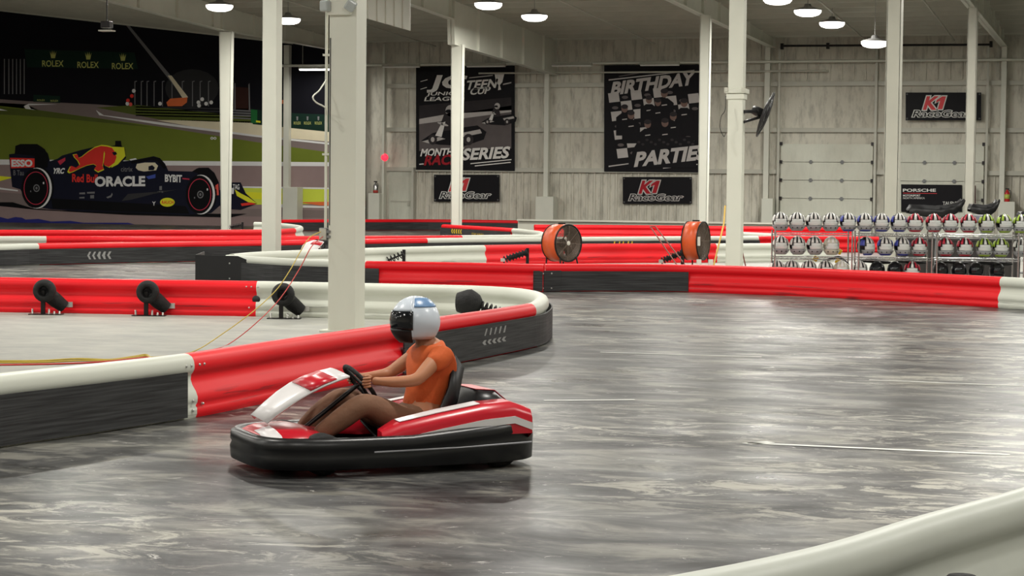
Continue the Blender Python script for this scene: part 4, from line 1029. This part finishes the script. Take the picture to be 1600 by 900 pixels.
text_px(mb, 'PORSCHE', 1411, 1462, 295, 299.5, la, 0, bold=.03); poly(mb, [(1411, 301.3), (1464, 302), (1464, 302.8), (1411, 302.1)], la, 1)
text_px(mb, 'MOTORSPORT', 1411, 1438, 304, 307, la, 0, bold=.02); text_px(mb, 'NORTH AMERICA', 1411, 1445, 308, 311, la, 0, bold=.0); text_px(mb, 'TALENT', 1473, 1497, 315, 320, la, 0, bold=.01)
mb.build('banner_lettering', [PWB, KRED], r)
# ------------------------------------------------------------------ the mural
M_ = {}
def mm(k, rgb): M_[k] = (len(M_), mat('mural_' + k, rgb, .6, noise=.05, scale=1.5)); 
for k, c in dict(night=(15, 15, 22), green=(20, 42, 34), gold=(150, 152, 88), grass=(84, 94, 34), track=(112, 97, 96), track2=(98, 88, 86), white=(206, 200, 196), sand=(186, 166, 144), navy=(20, 22, 38), black=(12, 12, 15), red=(208, 44, 38), yellow=(232, 182, 40),
                 orange=(206, 88, 50), grey=(92, 92, 94), dim=(52, 52, 54), lime=(158, 168, 60), blue=(34, 36, 92), green2=(28, 84, 44), brown=(52, 30, 26), dred=(150, 44, 60), grass2=(66, 74, 32), glow=(44, 44, 46), lred=(190, 70, 62), tblue=(52, 66, 130)).items(): mm(k, tuple(min(245, v * (1.4 if max(c) > 60 else 1.15) + 2) for v in c))
for v in M_.values(): v[1].node_tree.nodes['Principled BSDF'].inputs['Specular IOR Level'].default_value = .12
mr = board('wall_mural', [(-70, -5), (395, 46), (440, 52), (571, 56), (571, 358), (-70, 352)], .18, 'huge printed mural of a dark blue race car at night, left on the back wall', 'mural', M_['night'][1])
mb = MB(); MU = [v[1] for v in M_.values()]
def ly(n): return layer(.185 + n * .006)
def A(k, n, *pts): poly(mb, pts, ly(n), M_[k][0])
def TX(k, n, s, *a, **kw): text_px(mb, s, *a, ly(n), M_[k][0], **kw)
A('track', 1, (-70, 254), (571, 258), (571, 358), (-70, 352)); A('track2', 2, (-70, 296), (40, 303), (200, 322), (571, 330), (571, 342), (200, 334), (-70, 318))
A('grass', 1, (-70, 156), (40, 163), (60, 172), (250, 198), (400, 222), (571, 246), (571, 256), (300, 254), (-70, 249)); A('grass2', 2, (-70, 163), (60, 172), (160, 186), (240, 199), (60, 182), (-70, 175))
A('white', 3, (-70, 248.5), (571, 254), (571, 260), (-70, 257)); A('track2', 1, (-70, 150), (40, 158), (150, 163), (215, 168), (330, 188), (571, 216), (571, 246), (400, 222), (250, 198), (60, 172), (-70, 158))
A('grass2', 2, (150, 168), (215, 164), (392, 183), (392, 192), (250, 187)); A('sand', 2, (245, 188), (300, 187.5), (400, 190), (571, 207), (571, 226), (400, 212), (330, 203)); A('white', 3, (150, 172), (162, 180), (250, 191), (400, 211), (571, 229), (571, 232), (400, 214), (250, 195), (155, 180))
A('white', 3, (37, 166), (45, 162), (90, 163), (45, 164.5), (48, 170), (56, 172), (40, 170)); A('white', 3, (-70, 166), (0, 170), (12, 173), (-70, 170))
for x in (-50, -38, -26, -14, -4, 6, 13, 19, 25, 31, 37): A('grey', 2, (x, 92), (x + 1.6, 92), (x + 1.6, 147), (x, 147))
A('green', 1, (38, 77), (210, 82), (216, 108), (42, 105)); 
for x, y in ((66, 0), (121, 2), (175, 4)):
    TX('gold', 2, 'ROLEX', x, x + 33, 94.5 + y, 104 + y, bold=.015); c = x + 17; t = 79 + y
    A('gold', 2, (c - 5, t + 1), (c - 2.6, t + 7), (c - 1.5, t), (c, t + 7), (c + 1.5, t), (c + 2.6, t + 7), (c + 5, t + 1), (c + 3, t + 12), (c - 3, t + 12))
A('green', 2, (52, 148), (94, 150), (94, 161), (52, 159)); TX('gold', 3, 'ROLEX', 58, 70, 155, 158); TX('gold', 3, 'ROLEX', 79, 91, 156, 159)
ellp(mb, 300, 138, 42, 30, ly(1), M_['glow'][0]); 
for x in (210, 220, 229, 240, 253, 268, 284, 300, 312, 325): A('grey', 2, (x, 128), (x + 1.4, 128), (x + 1.4, 166), (x, 166)); A('grey', 2, (x, 127), (x + 4, 126), (x + 4, 127.5), (x, 129))
A('grey', 3, (194, 36), (199, 36), (293, 150), (287, 153)); A('sand', 4, (262, 118), (268, 118), (294, 152), (285, 153)); A('orange', 3, (260, 160), (266, 154), (293, 152), (292, 160), (284, 166), (262, 166))
for (x, y, k) in ((200, 157, 'red'), (206, 150, 'red'), (209, 142, 'white'), (199, 162, 'white'), (204, 163, 'lred'), (250, 162, 'white'), (310, 160, 'white'), (316, 155, 'white'), (322, 162, 'white'), (330, 160, 'white'), (311, 165, 'white')): ellp(mb, x, y, 3, 3.2, ly(4), M_[k][0], n=8)
for k in range(4): A('dim', 2, (212, 166 + k * 4.4), (392, 170 + k * 4.4), (392, 172 + k * 4.4), (212, 168 + k * 4.4))
for k in range(4): A('grey', 3, (361, 171 + k * 4.0), (392, 172.5 + k * 4.0), (392, 174.5 + k * 4.0), (361, 173 + k * 4.0))
A('brown', 2, (368, 136), (388, 137), (388, 172), (368, 171)); A('grey', 3, (366, 130), (368, 130), (368, 172), (366, 172)); A('grey', 3, (388, 132), (390, 130), (391, 172), (389, 172))
A('green', 3, (392, 170), (440, 176), (508, 179), (571, 184), (571, 214), (505, 205), (395, 194)); A('green2', 4, (392, 171), (402, 172), (402, 193), (392, 192)); A('yellow', 5, (400, 188), (407, 189), (407, 192), (400, 191))
for x in (444, 459, 475, 492, 515, 540): TX('gold', 4, 'ROLEX', x, x + 11, 190, 194.5); A('grey', 4, (x + 4, 182), (x + 7, 182), (x + 6.5, 188), (x + 4.5, 188))
A('orange', 4, (438, 157), (447, 155), (446, 162), (440, 162))
TX('white', 3, 'oo', 329, 338, 214, 218, bold=.03)
A('lime', 2, (375, 292), (571, 295), (571, 318), (375, 320)); A('yellow', 3, (385, 300), (442, 302), (442, 313), (385, 310)); A('white', 3, (375, 291), (571, 294), (571, 296.5), (375, 293.5)); A('orange', 3, (466, 316), (571, 314), (571, 322), (500, 321)); A('white', 3, (440, 319), (500, 322), (571, 323), (571, 326), (440, 324))
A('white', 3, (-70, 290), (0, 293), (28, 297), (28, 299), (0, 296), (-70, 293)); A('yellow', 3, (-70, 282), (0, 275), (22, 277), (0, 283), (-70, 290))
BY = -8
A('blue', 3, *[(x, y + BY) for x, y in ((-70, 346), (0, 347), (12, 350), (24, 347), (34, 348), (40, 351), (60, 350), (80, 354), (110, 353), (130, 356), (200, 356), (212, 359), (-70, 360))])
A('black', 3, (-70, 316), (20, 316), (60, 328), (340, 334), (386, 334), (360, 340), (200, 336), (80, 328), (0, 322))
# car body
A('navy', 4, (14, 241), (23, 240), (24, 228), (32, 225), (58, 225), (66, 230), (75, 240), (78, 252), (90, 248), (97, 243), (128, 234), (150, 229), (175, 228), (180, 227), (180, 220), (189, 220), (190, 228), (195, 231), (197, 247), (192, 252), (210, 250), (240, 244), (250, 247), (258, 256), (263, 267), (300, 268), (308, 268), (310, 262), (326, 262), (335, 270), (342, 285), (345, 320), (330, 333), (290, 336), (200, 332), (120, 330), (80, 327), (45, 322), (32, 296), (19, 292), (16, 265))
A('black', 5, (23, 240), (24, 228), (32, 225), (58, 225), (70, 233), (76, 244), (74, 262), (55, 262), (54, 244)); A('black', 5, (80, 310), (290, 322), (296, 334), (200, 331), (82, 326)); A('black', 5, (180, 220), (189, 220), (190, 229), (180, 229))
A('red', 6, (15.5, 246.5), (54, 247.5), (54, 261.5), (17, 263)); TX('white', 7, 'ESSO', 18.5, 50, 250, 260, bold=.05); TX('grey', 6, 'B Tau', 21, 37, 266, 274, bold=.01)
A('yellow', 6, (174, 229), (194, 230), (196, 244), (184, 257), (174, 262), (176, 245)); 
bull = [(107, 267), (111, 259), (119, 262), (125, 257), (122, 251), (117, 246), (115, 242), (121, 241), (123, 247), (128, 245), (137, 238), (148, 231), (158, 228), (167, 229), (175, 231), (180, 238), (182, 246), (179, 254), (170, 261), (163, 258), (161, 253), (160, 259), (162, 264), (153, 268), (147, 264), (151, 259), (146, 256), (136, 258), (126, 262), (116, 267), (110, 269)]
bc = (146, 248); A('yellow', 7, *[(bc[0] + (x - bc[0]) * 1.05, bc[1] + (y - bc[1]) * 1.09) for x, y in bull]); A('red', 8, *bull); A('navy', 9, (175, 238), (181, 237), (183, 241), (178, 243)); A('yellow', 9, (163, 236), (164, 240), (162, 254), (161, 254), (162, 240)); A('dred', 6, (90, 252), (102, 246), (102, 251), (94, 258))
TX('red', 6, 'Red Bull', 113, 152, 272, 284, bold=.03, slope=.03); TX('white', 9, 'ORACLE', 149, 226, 276.5, 291, bold=.045, slope=-.01); TX('white', 6, 'YRC', 82, 99, 263, 271, bold=.05, shear=.3); TX('grey', 6, 'citrix', 189, 207, 261, 268, bold=.01)
TX('white', 6, 'BYBIT', 258, 284, 273, 283.5, bold=.04, slope=.04); A('dred', 6, (285, 278), (296, 279), (296, 281), (285, 280)); ellp(mb, 261.5, 316, 11.5, 7, ly(6), M_['yellow'][0]); TX('red', 7, 'RAUCH', 253, 271, 313.5, 318.5, bold=.02)
for (x, y, w_, h_) in ((124, 301, 9, 2.5), (136, 300, 12, 2.5), (124, 308, 8, 2), (141, 305, 6, 5), (246, 299, 9, 2), (249, 291, 4, 6)): A('grey', 6, (x, y), (x + w_, y - .5), (x + w_, y + h_), (x, y + h_))
A('grey', 6, (166, 308), (173, 305), (175, 301), (176, 304), (174, 308), (168, 310)); A('dim', 6, (190, 314), (200, 303), (240, 300), (278, 296), (240, 303), (205, 312)); TX('white', 6, 'Y', 238, 243, 315, 321, bold=.02)
A('sand', 6, (212, 262), (214, 256), (226, 254), (242, 254), (247, 259), (244, 266), (225, 268), (216, 266)); A('navy', 7, (232, 260), (238, 258), (242, 262), (240, 266), (232, 266)); A('white', 7, (202, 249), (212, 247), (214, 249), (204, 251)); A('tblue', 6, (228, 276), (243, 272), (243, 278), (232, 280)); A('black', 7, (204, 252), (238, 245), (250, 247), (260, 262), (256, 264), (246, 252), (236, 250), (206, 256))
A('black', 5, (300, 268), (308, 263), (325, 262), (336, 272), (341, 284), (338, 290), (328, 276), (312, 272)); A('lred', 6, (336, 290), (341, 287), (342, 305), (337, 305))
def wheel_art(cx, cy, rx, ry):
    ellp(mb, cx + 3, cy - 1, rx, ry, ly(6), M_['black'][0], n=32); ellp(mb, cx + 1, cy, rx - 1, ry - 1, ly(7), M_['white'][0], n=32); ellp(mb, cx - 1.5, cy, rx - 2, ry - 2, ly(8), M_['black'][0], n=32)
    ellp(mb, cx - 1, cy, rx - 5, ry - 7, ly(9), M_['dred'][0], n=32); ellp(mb, cx - 1, cy, rx - 6.2, ry - 8.2, ly(10), M_['black'][0], n=32)
    ellp(mb, cx, cy, 5, 6, ly(11), M_['grey'][0]); ellp(mb, cx, cy, 3.4, 4.2, ly(12), M_['black'][0]); ellp(mb, cx, cy, 1.6, 2.2, ly(13), M_['grey'][0]); ellp(mb, cx + 11, cy - 8, 1.2, 2, ly(12), M_['white'][0], n=8); ellp(mb, cx - 9, cy + 5, 1.0, 1.4, ly(12), M_['grey'][0], n=8)
wheel_art(57, 294, 24, 33); wheel_art(313, 304, 23, 32)
A('navy', 5, (340, 300), (358, 285), (376, 285), (384, 302), (402, 318), (376, 328), (345, 326)); A('yellow', 6, (367, 296), (376, 302), (388, 308), (402, 318), (388, 316), (370, 306)); A('red', 6, (376, 318), (392, 316), (400, 319), (378, 322)); TX('white', 6, 'TAG', 364, 374, 288, 296, bold=.02); A('white', 6, (362, 294), (366, 293), (365, 303), (362, 303))
mb.build('mural_print', MU, mr)
mb = MB().box((WP(571.5, 200).x, WALLY - .22, 3.7), (.12, .1, 7.4)); o = mb.build('mural_edge_strip', BLACK, mr); o.parent = mr
# cable hanging from roof before the mural, small dark projector-like fitting
pp = D(167, 45, 52); r = thing('hanging_fixture', 'dark fitting with a pale tray hanging before the mural at upper left', 'ceiling fixture', pp)
MB().box(pp + U * .12, (.3, .25, .2)).build('fixture_body', DMETAL, r, bevel=.02); MB().box(pp - U * .06, (.42, .3, .04)).build('fixture_tray', STEEL2, r); MB().tube([pp + U * .2, Vector((pp.x, pp.y, roofz(pp.y)))], .02, 6).build('hanger', DMETAL, r)
# ------------------------------------------------------------------ exit light, extinguishers
er = mat('lit_red_sign', (255, 40, 60), .4, emit=2.2)
p = WP(601, 246, .45); r = thing('red_signal_light', 'small round glowing red light above the door by the corner', 'signal light', p)
MB().ell(p, (.17, .10, .17)).build('red_lens', er, r); MB().lathe([(0, .02), (.12, .02), (.14, .12), (.08, .2), (0, .2)], p, (0, 1, 0), 14).build('light_base', STEEL2, r)
def ext(p, label, silver):
    r = thing('fire_extinguisher', label, 'fire extinguisher', p, None); m_ = CHROME if silver else mat('extinguisher_red', (190, 40, 40), .3)
    MB().lathe([(0, 0), (.10, 0), (.11, .02), (.11, .34), (.07, .42), (.035, .46), (.035, .5), (0, .5)], p, (0, 0, 1), 16).build('tank', m_, r)
    MB().box(p + U * .53, (.16, .05, .05)).build('valve_handle', DMETAL, r); MB().tube(catmull([p + U * .5 + Vector((.03, -.05, 0)), p + Vector((.14, -.08, .42)), p + Vector((.13, -.12, .15))], 5), .015, 6).build('hose', RUBBER, r)
    if silver: MB().lathe([(.112, .02), (.115, .02), (.115, .14), (.112, .14)], p, (0, 0, 1), 16).build('red_band', mat('band_red', (170, 50, 40), .4), r)
    else: MB().lathe([(.112, .12), (.115, .12), (.115, .30), (.112, .30)], p, (0, 0, 1), 16).build('yellow_label', mat('label_yellow', (190, 200, 90), .4), r)
ext(cz1, 'silver fire extinguisher on the casing left of the door by the corner', True); ext(cz2, 'red fire extinguisher on the casing right of the overhead doors', False)
# ------------------------------------------------------------------ helmet racks
SR = 90.0
def sp(px, z, dd=0.0):          # a point on the rack line
    p = base(px, SR); return Vector((p.x, p.y, z)) + F * dd
RA = base(1208, SR); RBp = base(1600, SR)
rax = Matrix.Rotation(TH, 3, 'Z')
SH = [1.035, .62, .20]
def rack(px0, px1, label, name='wire_rack'):
    a, b = base(px0, SR), base(px1, SR); r = thing('wire_rack', label, 'wire shelf rack', (a + b) / 2, 'wire racks of helmets'); W = (b - a).length
    d_ = .42
    for e, q in ((0, a), (1, b)):
        for k in (0, 1):
            pp_ = q + F * d_ * k + R * (.02 if e == 0 else -.02); MB().tube([pp_, pp_ + U * 1.12 if 0 else pp_ + U * (SH[0] + .05)], .014, 8).build('post', CHROME, r)
    for z in SH:
        mb = MB(); 
        for k in (0, 1):
            p0, p1 = a + F * d_ * k + U * z, b + F * d_ * k + U * z
            mb.tube([p0, p1], .006, 5); mb.tube([p0 - U * .04, p1 - U * .04], .006, 5)
            n = int(W / .04); pts = [p0.lerp(p1, i / n) - U * (.04 if i % 2 else 0) for i in range(n + 1)]; mb.tube(pts, .004, 4)
        for k in range(int(W / .05)): u = k / int(W / .05); mb.tube([a.lerp(b, u) + U * z, a.lerp(b, u) + F * d_ + U * z], .004, 4)
        mb.build('wire_shelf', CHROME, r)
rack(1208, 1332, 'chrome wire rack, leftmost of the helmet racks behind the long red barrier')
rack(1339, 1457, 'chrome wire rack, middle one of the helmet racks')
rack(1461, 1592, 'chrome wire rack, third of the helmet racks with black gear below')
rack(1597, 1720, 'chrome wire rack cut off by the right edge of the picture')
HB = mat('helmet_black', (22, 22, 24), .3); HWt = mat('helmet_white', (228, 228, 224), .3); HSV = mat('helmet_clear_shield', (222, 227, 224), .3); HCH = mat('helmet_grey_chin', (168, 171, 174), .35)
ACC = dict(silver=(176, 178, 178), blue=(70, 78, 170), red=(196, 44, 66), green=(166, 196, 70), black=(24, 24, 26), white=(210, 208, 190))
def helmet_proto(col):
    am = mat('helmet_accent_' + col, ACC[col], .35); r = thing('racing_helmet', '', 'helmet'); c = (0, 0, .165); H = (.132, .158, .150); q = -PI / 2
    shellm = HB if col != 'white' else am
    mb = dome(c, H, 0, 2 * PI, -.95, PI / 2, 20, 10); mb.build('helmet_shell', shellm, r)
    bl = lambda a0, a1, e0, e1, nm, m_, g=.006: dome(c, (H[0] + g, H[1] + g, H[2] + g), q + a0, q + a1, e0, e1, 8, 6).build(nm, m_, r, solid=.004)
    if col != 'black':
        bl(-.17, .17, .30, 1.5, 'crown_stripe', HWt)
        for sg in (1, -1): bl(sg * .42, sg * .75, .30, 1.2, 'side_stripe', HWt if col in ('silver', 'white', 'blue') else am); bl(sg * .95, sg * 1.5, .05, .7, 'temple_flash', am if col != 'silver' else HWt)
        bl(-.72, .72, -.02, .26, 'face_shield', HSV, .008); bl(-.90, .90, -.36, -.02, 'face_shield', HSV, .016); bl(-1.25, 1.25, -.74, -.36, 'chin_guard', HCH if col != 'white' else am, .028); bl(-1.15, 1.15, -.98, -.74, 'chin_rim', am, .028)
        for a in (-.6, 0, .6): dome(c, (H[0] + .033, H[1] + .033, H[2] + .033), q + a - .07, q + a + .07, -.60, -.50, 3, 2).build('chin_vent', HB, r, solid=.003)
    else:
        bl(-.85, .85, -.35, .45, 'face_shield', VIS, .008); bl(-.9, .9, -.95, -.35, 'chin_guard', HB, .016)
    return r
protos = {}
rk = {1208: 'left rack', 1339: 'middle rack', 1461: 'third rack', 1597: 'rightmost rack'}
ordn = ['first', 'second', 'third', 'fourth', 'fifth', 'sixth', 'seventh', 'eighth', 'ninth', 'tenth', 'eleventh', 'twelfth', 'thirteenth', 'fourteenth', 'fifteenth']
CN = dict(silver='black helmet with white stripes and grey chin', blue='white-striped helmet with blue rim', red='red and white striped helmet', green='yellow-green and white striped helmet', black='plain black helmet', white='nearly all cream-white helmet')
def put_helmet(px, row, col, rot, k, rowname):
    if col not in protos: o = helmet_proto(col); protos[col] = o
    else: o = copy_tree(protos[col])
    p = sp(px, SH[row] + .022, .20); o.location = p; o.rotation_euler.z = TH + rot; o.scale = (1.04, 1.04, 1.08)
    tag(o, '%s, %s from left on the %s' % (CN[col], ordn[k], rowname), 'helmet', 'racing helmets on the racks')
top = [(1219.7, 'silver'), (1246, 'silver'), (1272, 'silver'), (1298.7, 'silver'), (1325.6, 'blue'), (1352.3, 'blue'), (1378.5, 'blue'), (1405, 'blue'), (1431, 'red'), (1460, 'red'), (1486.4, 'red'), (1514.7, 'red'), (1542.7, 'green'), (1570, 'green'), (1597, 'green')]
for k, (x, c_) in enumerate(top): put_helmet(x, 0, c_, random.uniform(-.15, .25), k, 'top shelf')
mid = [(1221, 'silver'), (1247, 'silver'), (1273.5, 'silver'), (1300, 'white'), (1354, 'blue'), (1384.5, 'blue'), (1411, 'blue'), (1438, 'red'), (1478.7, 'red'), (1509.5, 'red'), (1540, 'green'), (1566, 'green'), (1598, 'silver')]
for k, (x, c_) in enumerate(mid): put_helmet(x, 1, c_, .6 if k == 4 else random.uniform(-.1, .2), k, 'middle shelf')
bot = [(1215, 'silver'), (1239, 'silver'), (1265.5, 'silver'), (1292, 'silver'), (1317, 'white'), (1345, 'silver'), (1373, 'black'), (1401, 'black'), (1428, 'red'), (1472, 'black'), (1501, 'black'), (1528, 'black'), (1561, 'black')]
for k, (x, c_) in enumerate(bot): put_helmet(x, 2, c_, random.uniform(-.3, .3), k, 'bottom shelf')
# dark padded inserts lying on the lower part of the racks
PAD = mat('black_padding', (26, 26, 28), .7, bump=.3, scale=15)
def pad(px0, px1, z, label, hgt=.09, m_=None):
    a, b = sp(px0, z, .33), sp(px1, z, .33); c = (a + b) / 2; W = (b - a).length; r = thing('seat_insert', label, 'seat pad', c, 'dark pads on the racks')
    rows = []
    for i in range(9):
        u = i / 8; w_ = math.sin(PI * (.08 + .84 * u)); q = a.lerp(b, u)
        rows.append([q + F * (.09 * math.cos(t)) * w_ + U * (hgt / 2 + hgt / 2 * math.sin(t) * w_ + .015 * math.sin(5 * u)) for t in [2 * PI * k / 10 for k in range(10)]])
    MB().grid(rows, closed=True).build('pad', m_ or PAD, r)
    MB().tube([a.lerp(b, .2) - F * .1 + U * hgt * .8, b.lerp(a, .2) - F * .1 + U * hgt * .7], .008, 5).build('piping', HCH, r)
pad(1345, 1400, .50, 'dark folded pad hanging under the middle shelf of the middle rack, left'); pad(1404, 1452, .50, 'dark folded pad under the middle shelf of the middle rack, right')
pad(1466, 1520, .50, 'dark pad under the middle shelf of the third rack, left'); pad(1524, 1588, .48, 'dark grey-edged pad under the middle shelf of the third rack, right', .12)
BIN = mat('dark_grey_bin', (58, 55, 54), .6)
for px0, px1, lb in ((1402, 1456, 'dark grey bin behind the middle helmet rack'), (1466, 1526, 'dark grey bin behind the left half of the third rack'), (1531, 1590, 'dark grey bin behind the right half of the third rack')):
    a, b = base(px0, 80), base(px1, 80); c = (a + b) / 2; W = (b - a).length; r = thing('storage_bin', lb, 'storage bin', c, 'bins behind the racks')
    MB().box(c + U * .42, (W * .94, .5, .84), rax, taper=1.05).build('bin_body', BIN, r, bevel=.02); MB().box(c + U * .86, (W, .56, .05), rax).build('bin_lid', BIN, r, bevel=.01)
    for k in (-1, 1): MB().box(c + R * (W * .3 * k) - F * .27 + U * .45, (.05, .03, .7), rax).build('rib', BIN, r)
# black arched neck collar with yellow ends
r = thing('neck_collar', 'black arched neck collar with yellow ends on the left rack', 'neck collar', sp(1300, .30, .3))
pts = catmull([D(1290, 410, 90.0) + F * .3, D(1303, 405, 90) + F * .3, D(1315, 403, 90) + F * .3, D(1322, 407, 90) + F * .3, D(1330, 415, 90) + F * .3], 5)
MB().tube(pts, .026, 10).build('collar_tube', PAD, r)
for x, y in ((1278.5, 405), (1313, 409), (1316, 394)): MB().box(D(x, y, 90) + F * .3, (.08, .05, .09), Matrix.Rotation(.5, 3, 'Y')).build('yellow_tab', YEL, r, bevel=.01)
# kart seats standing beyond the racks
def seat(px0, px1, y0, y1, s, label, flip=1, stand=True):
    r = thing('kart_seat', label, 'kart seat', base((px0 + px1) / 2, s)); W = px1 - px0; H = y1 - y0
    top_ = [(0, .50), (.06, .22), (.25, .24), (.5, .30), (.72, .26), (.88, .12), (.97, -.1), (1.0, .02)]; bot_ = [(0, .72), (.2, .86), (.45, 1.0), (.68, .98), (.85, .72), (.93, .45), (.98, .2), (1.0, .05)]
    rows = []
    for (u, t_), (u2, b_) in zip(top_, bot_):
        a = D(px0 + u * W, y0 + t_ * H, s); b = D(px0 + u2 * W, y0 + b_ * H, s); rows.append([a - F * .18, b - F * .16, b + F * .16, a + F * .18, (a.lerp(b, .35)) + F * .1, (a.lerp(b, .35)) - F * .1])
    mb = MB(); mb.grid(rows, closed=True); mb.build('seat_shell', BLACK, r)
    c = D((px0 + px1) / 2, y1, s)
    MB().lathe([(0, 0), (.3, 0), (.3, .04), (.08, .06), (.06, c.z * .98), (0, c.z * .98)], (c.x, c.y, 0), (0, 0, 1), 16).build('stand', GREYP, r); return r
seat(1418, 1506, 313, 341, 86 * .82, 'large black moulded kart seat above the racks, in front of the sponsor banner')
sr = seat(1514, 1560, 313, 337, 86 * .82, 'smaller black moulded kart seat above the racks with a blue light under it')
bl_ = mat('blue_light', (70, 70, 255), .4, emit=1.5); c = D(1533, 342, 72); MB().ell(c - F * .1, (.06, .03, .05)).build('blue_lamp', bl_, sr); MB().box(c + F * .05, (.45, .2, .18), rax).build('seat_mount', GREYP, sr, bevel=.04)
seat(1591, 1640, 326, 345, 86 * .82, 'black kart seat edge cut by the right border above the racks')
mb = MB(); a = WP(1522, 290, .7); b = WP(1522, 318, .7); o = MB().bar(a, b, .12, .14).build('door_slot_strip', mat('dark_red_strip', (72, 34, 34), .6)); tag(o, 'narrow dark red strip on the second overhead door', 'strip')
# dark rubber knob in the bottom right corner
p = G(1500, 907, .30); r = thing('barrier_damper', 'black rubber damper top peeking up at the bottom edge, behind the nearest barrier', 'barrier damper', (p.x, p.y, 0))
kc_ = D(1502, 952, 432); MB().lathe([(0, .17), (.05, .165), (.085, .13), (.10, .07), (.10, -.08), (0, -.08)], (kc_.x, kc_.y, kc_.z - .04), (0, 0, 1), 24).build('rubber_cup', RUBBER, r)
MB().tube([(kc_.x, kc_.y, 0), (kc_.x, kc_.y, kc_.z - .1)], .03, 10).build('post', DMETAL, r); MB().box((kc_.x, kc_.y, .008), (.3, .2, .016)).build('base_plate', DMETAL, r)
# the protos left at the origin never remain: every one has been placed above
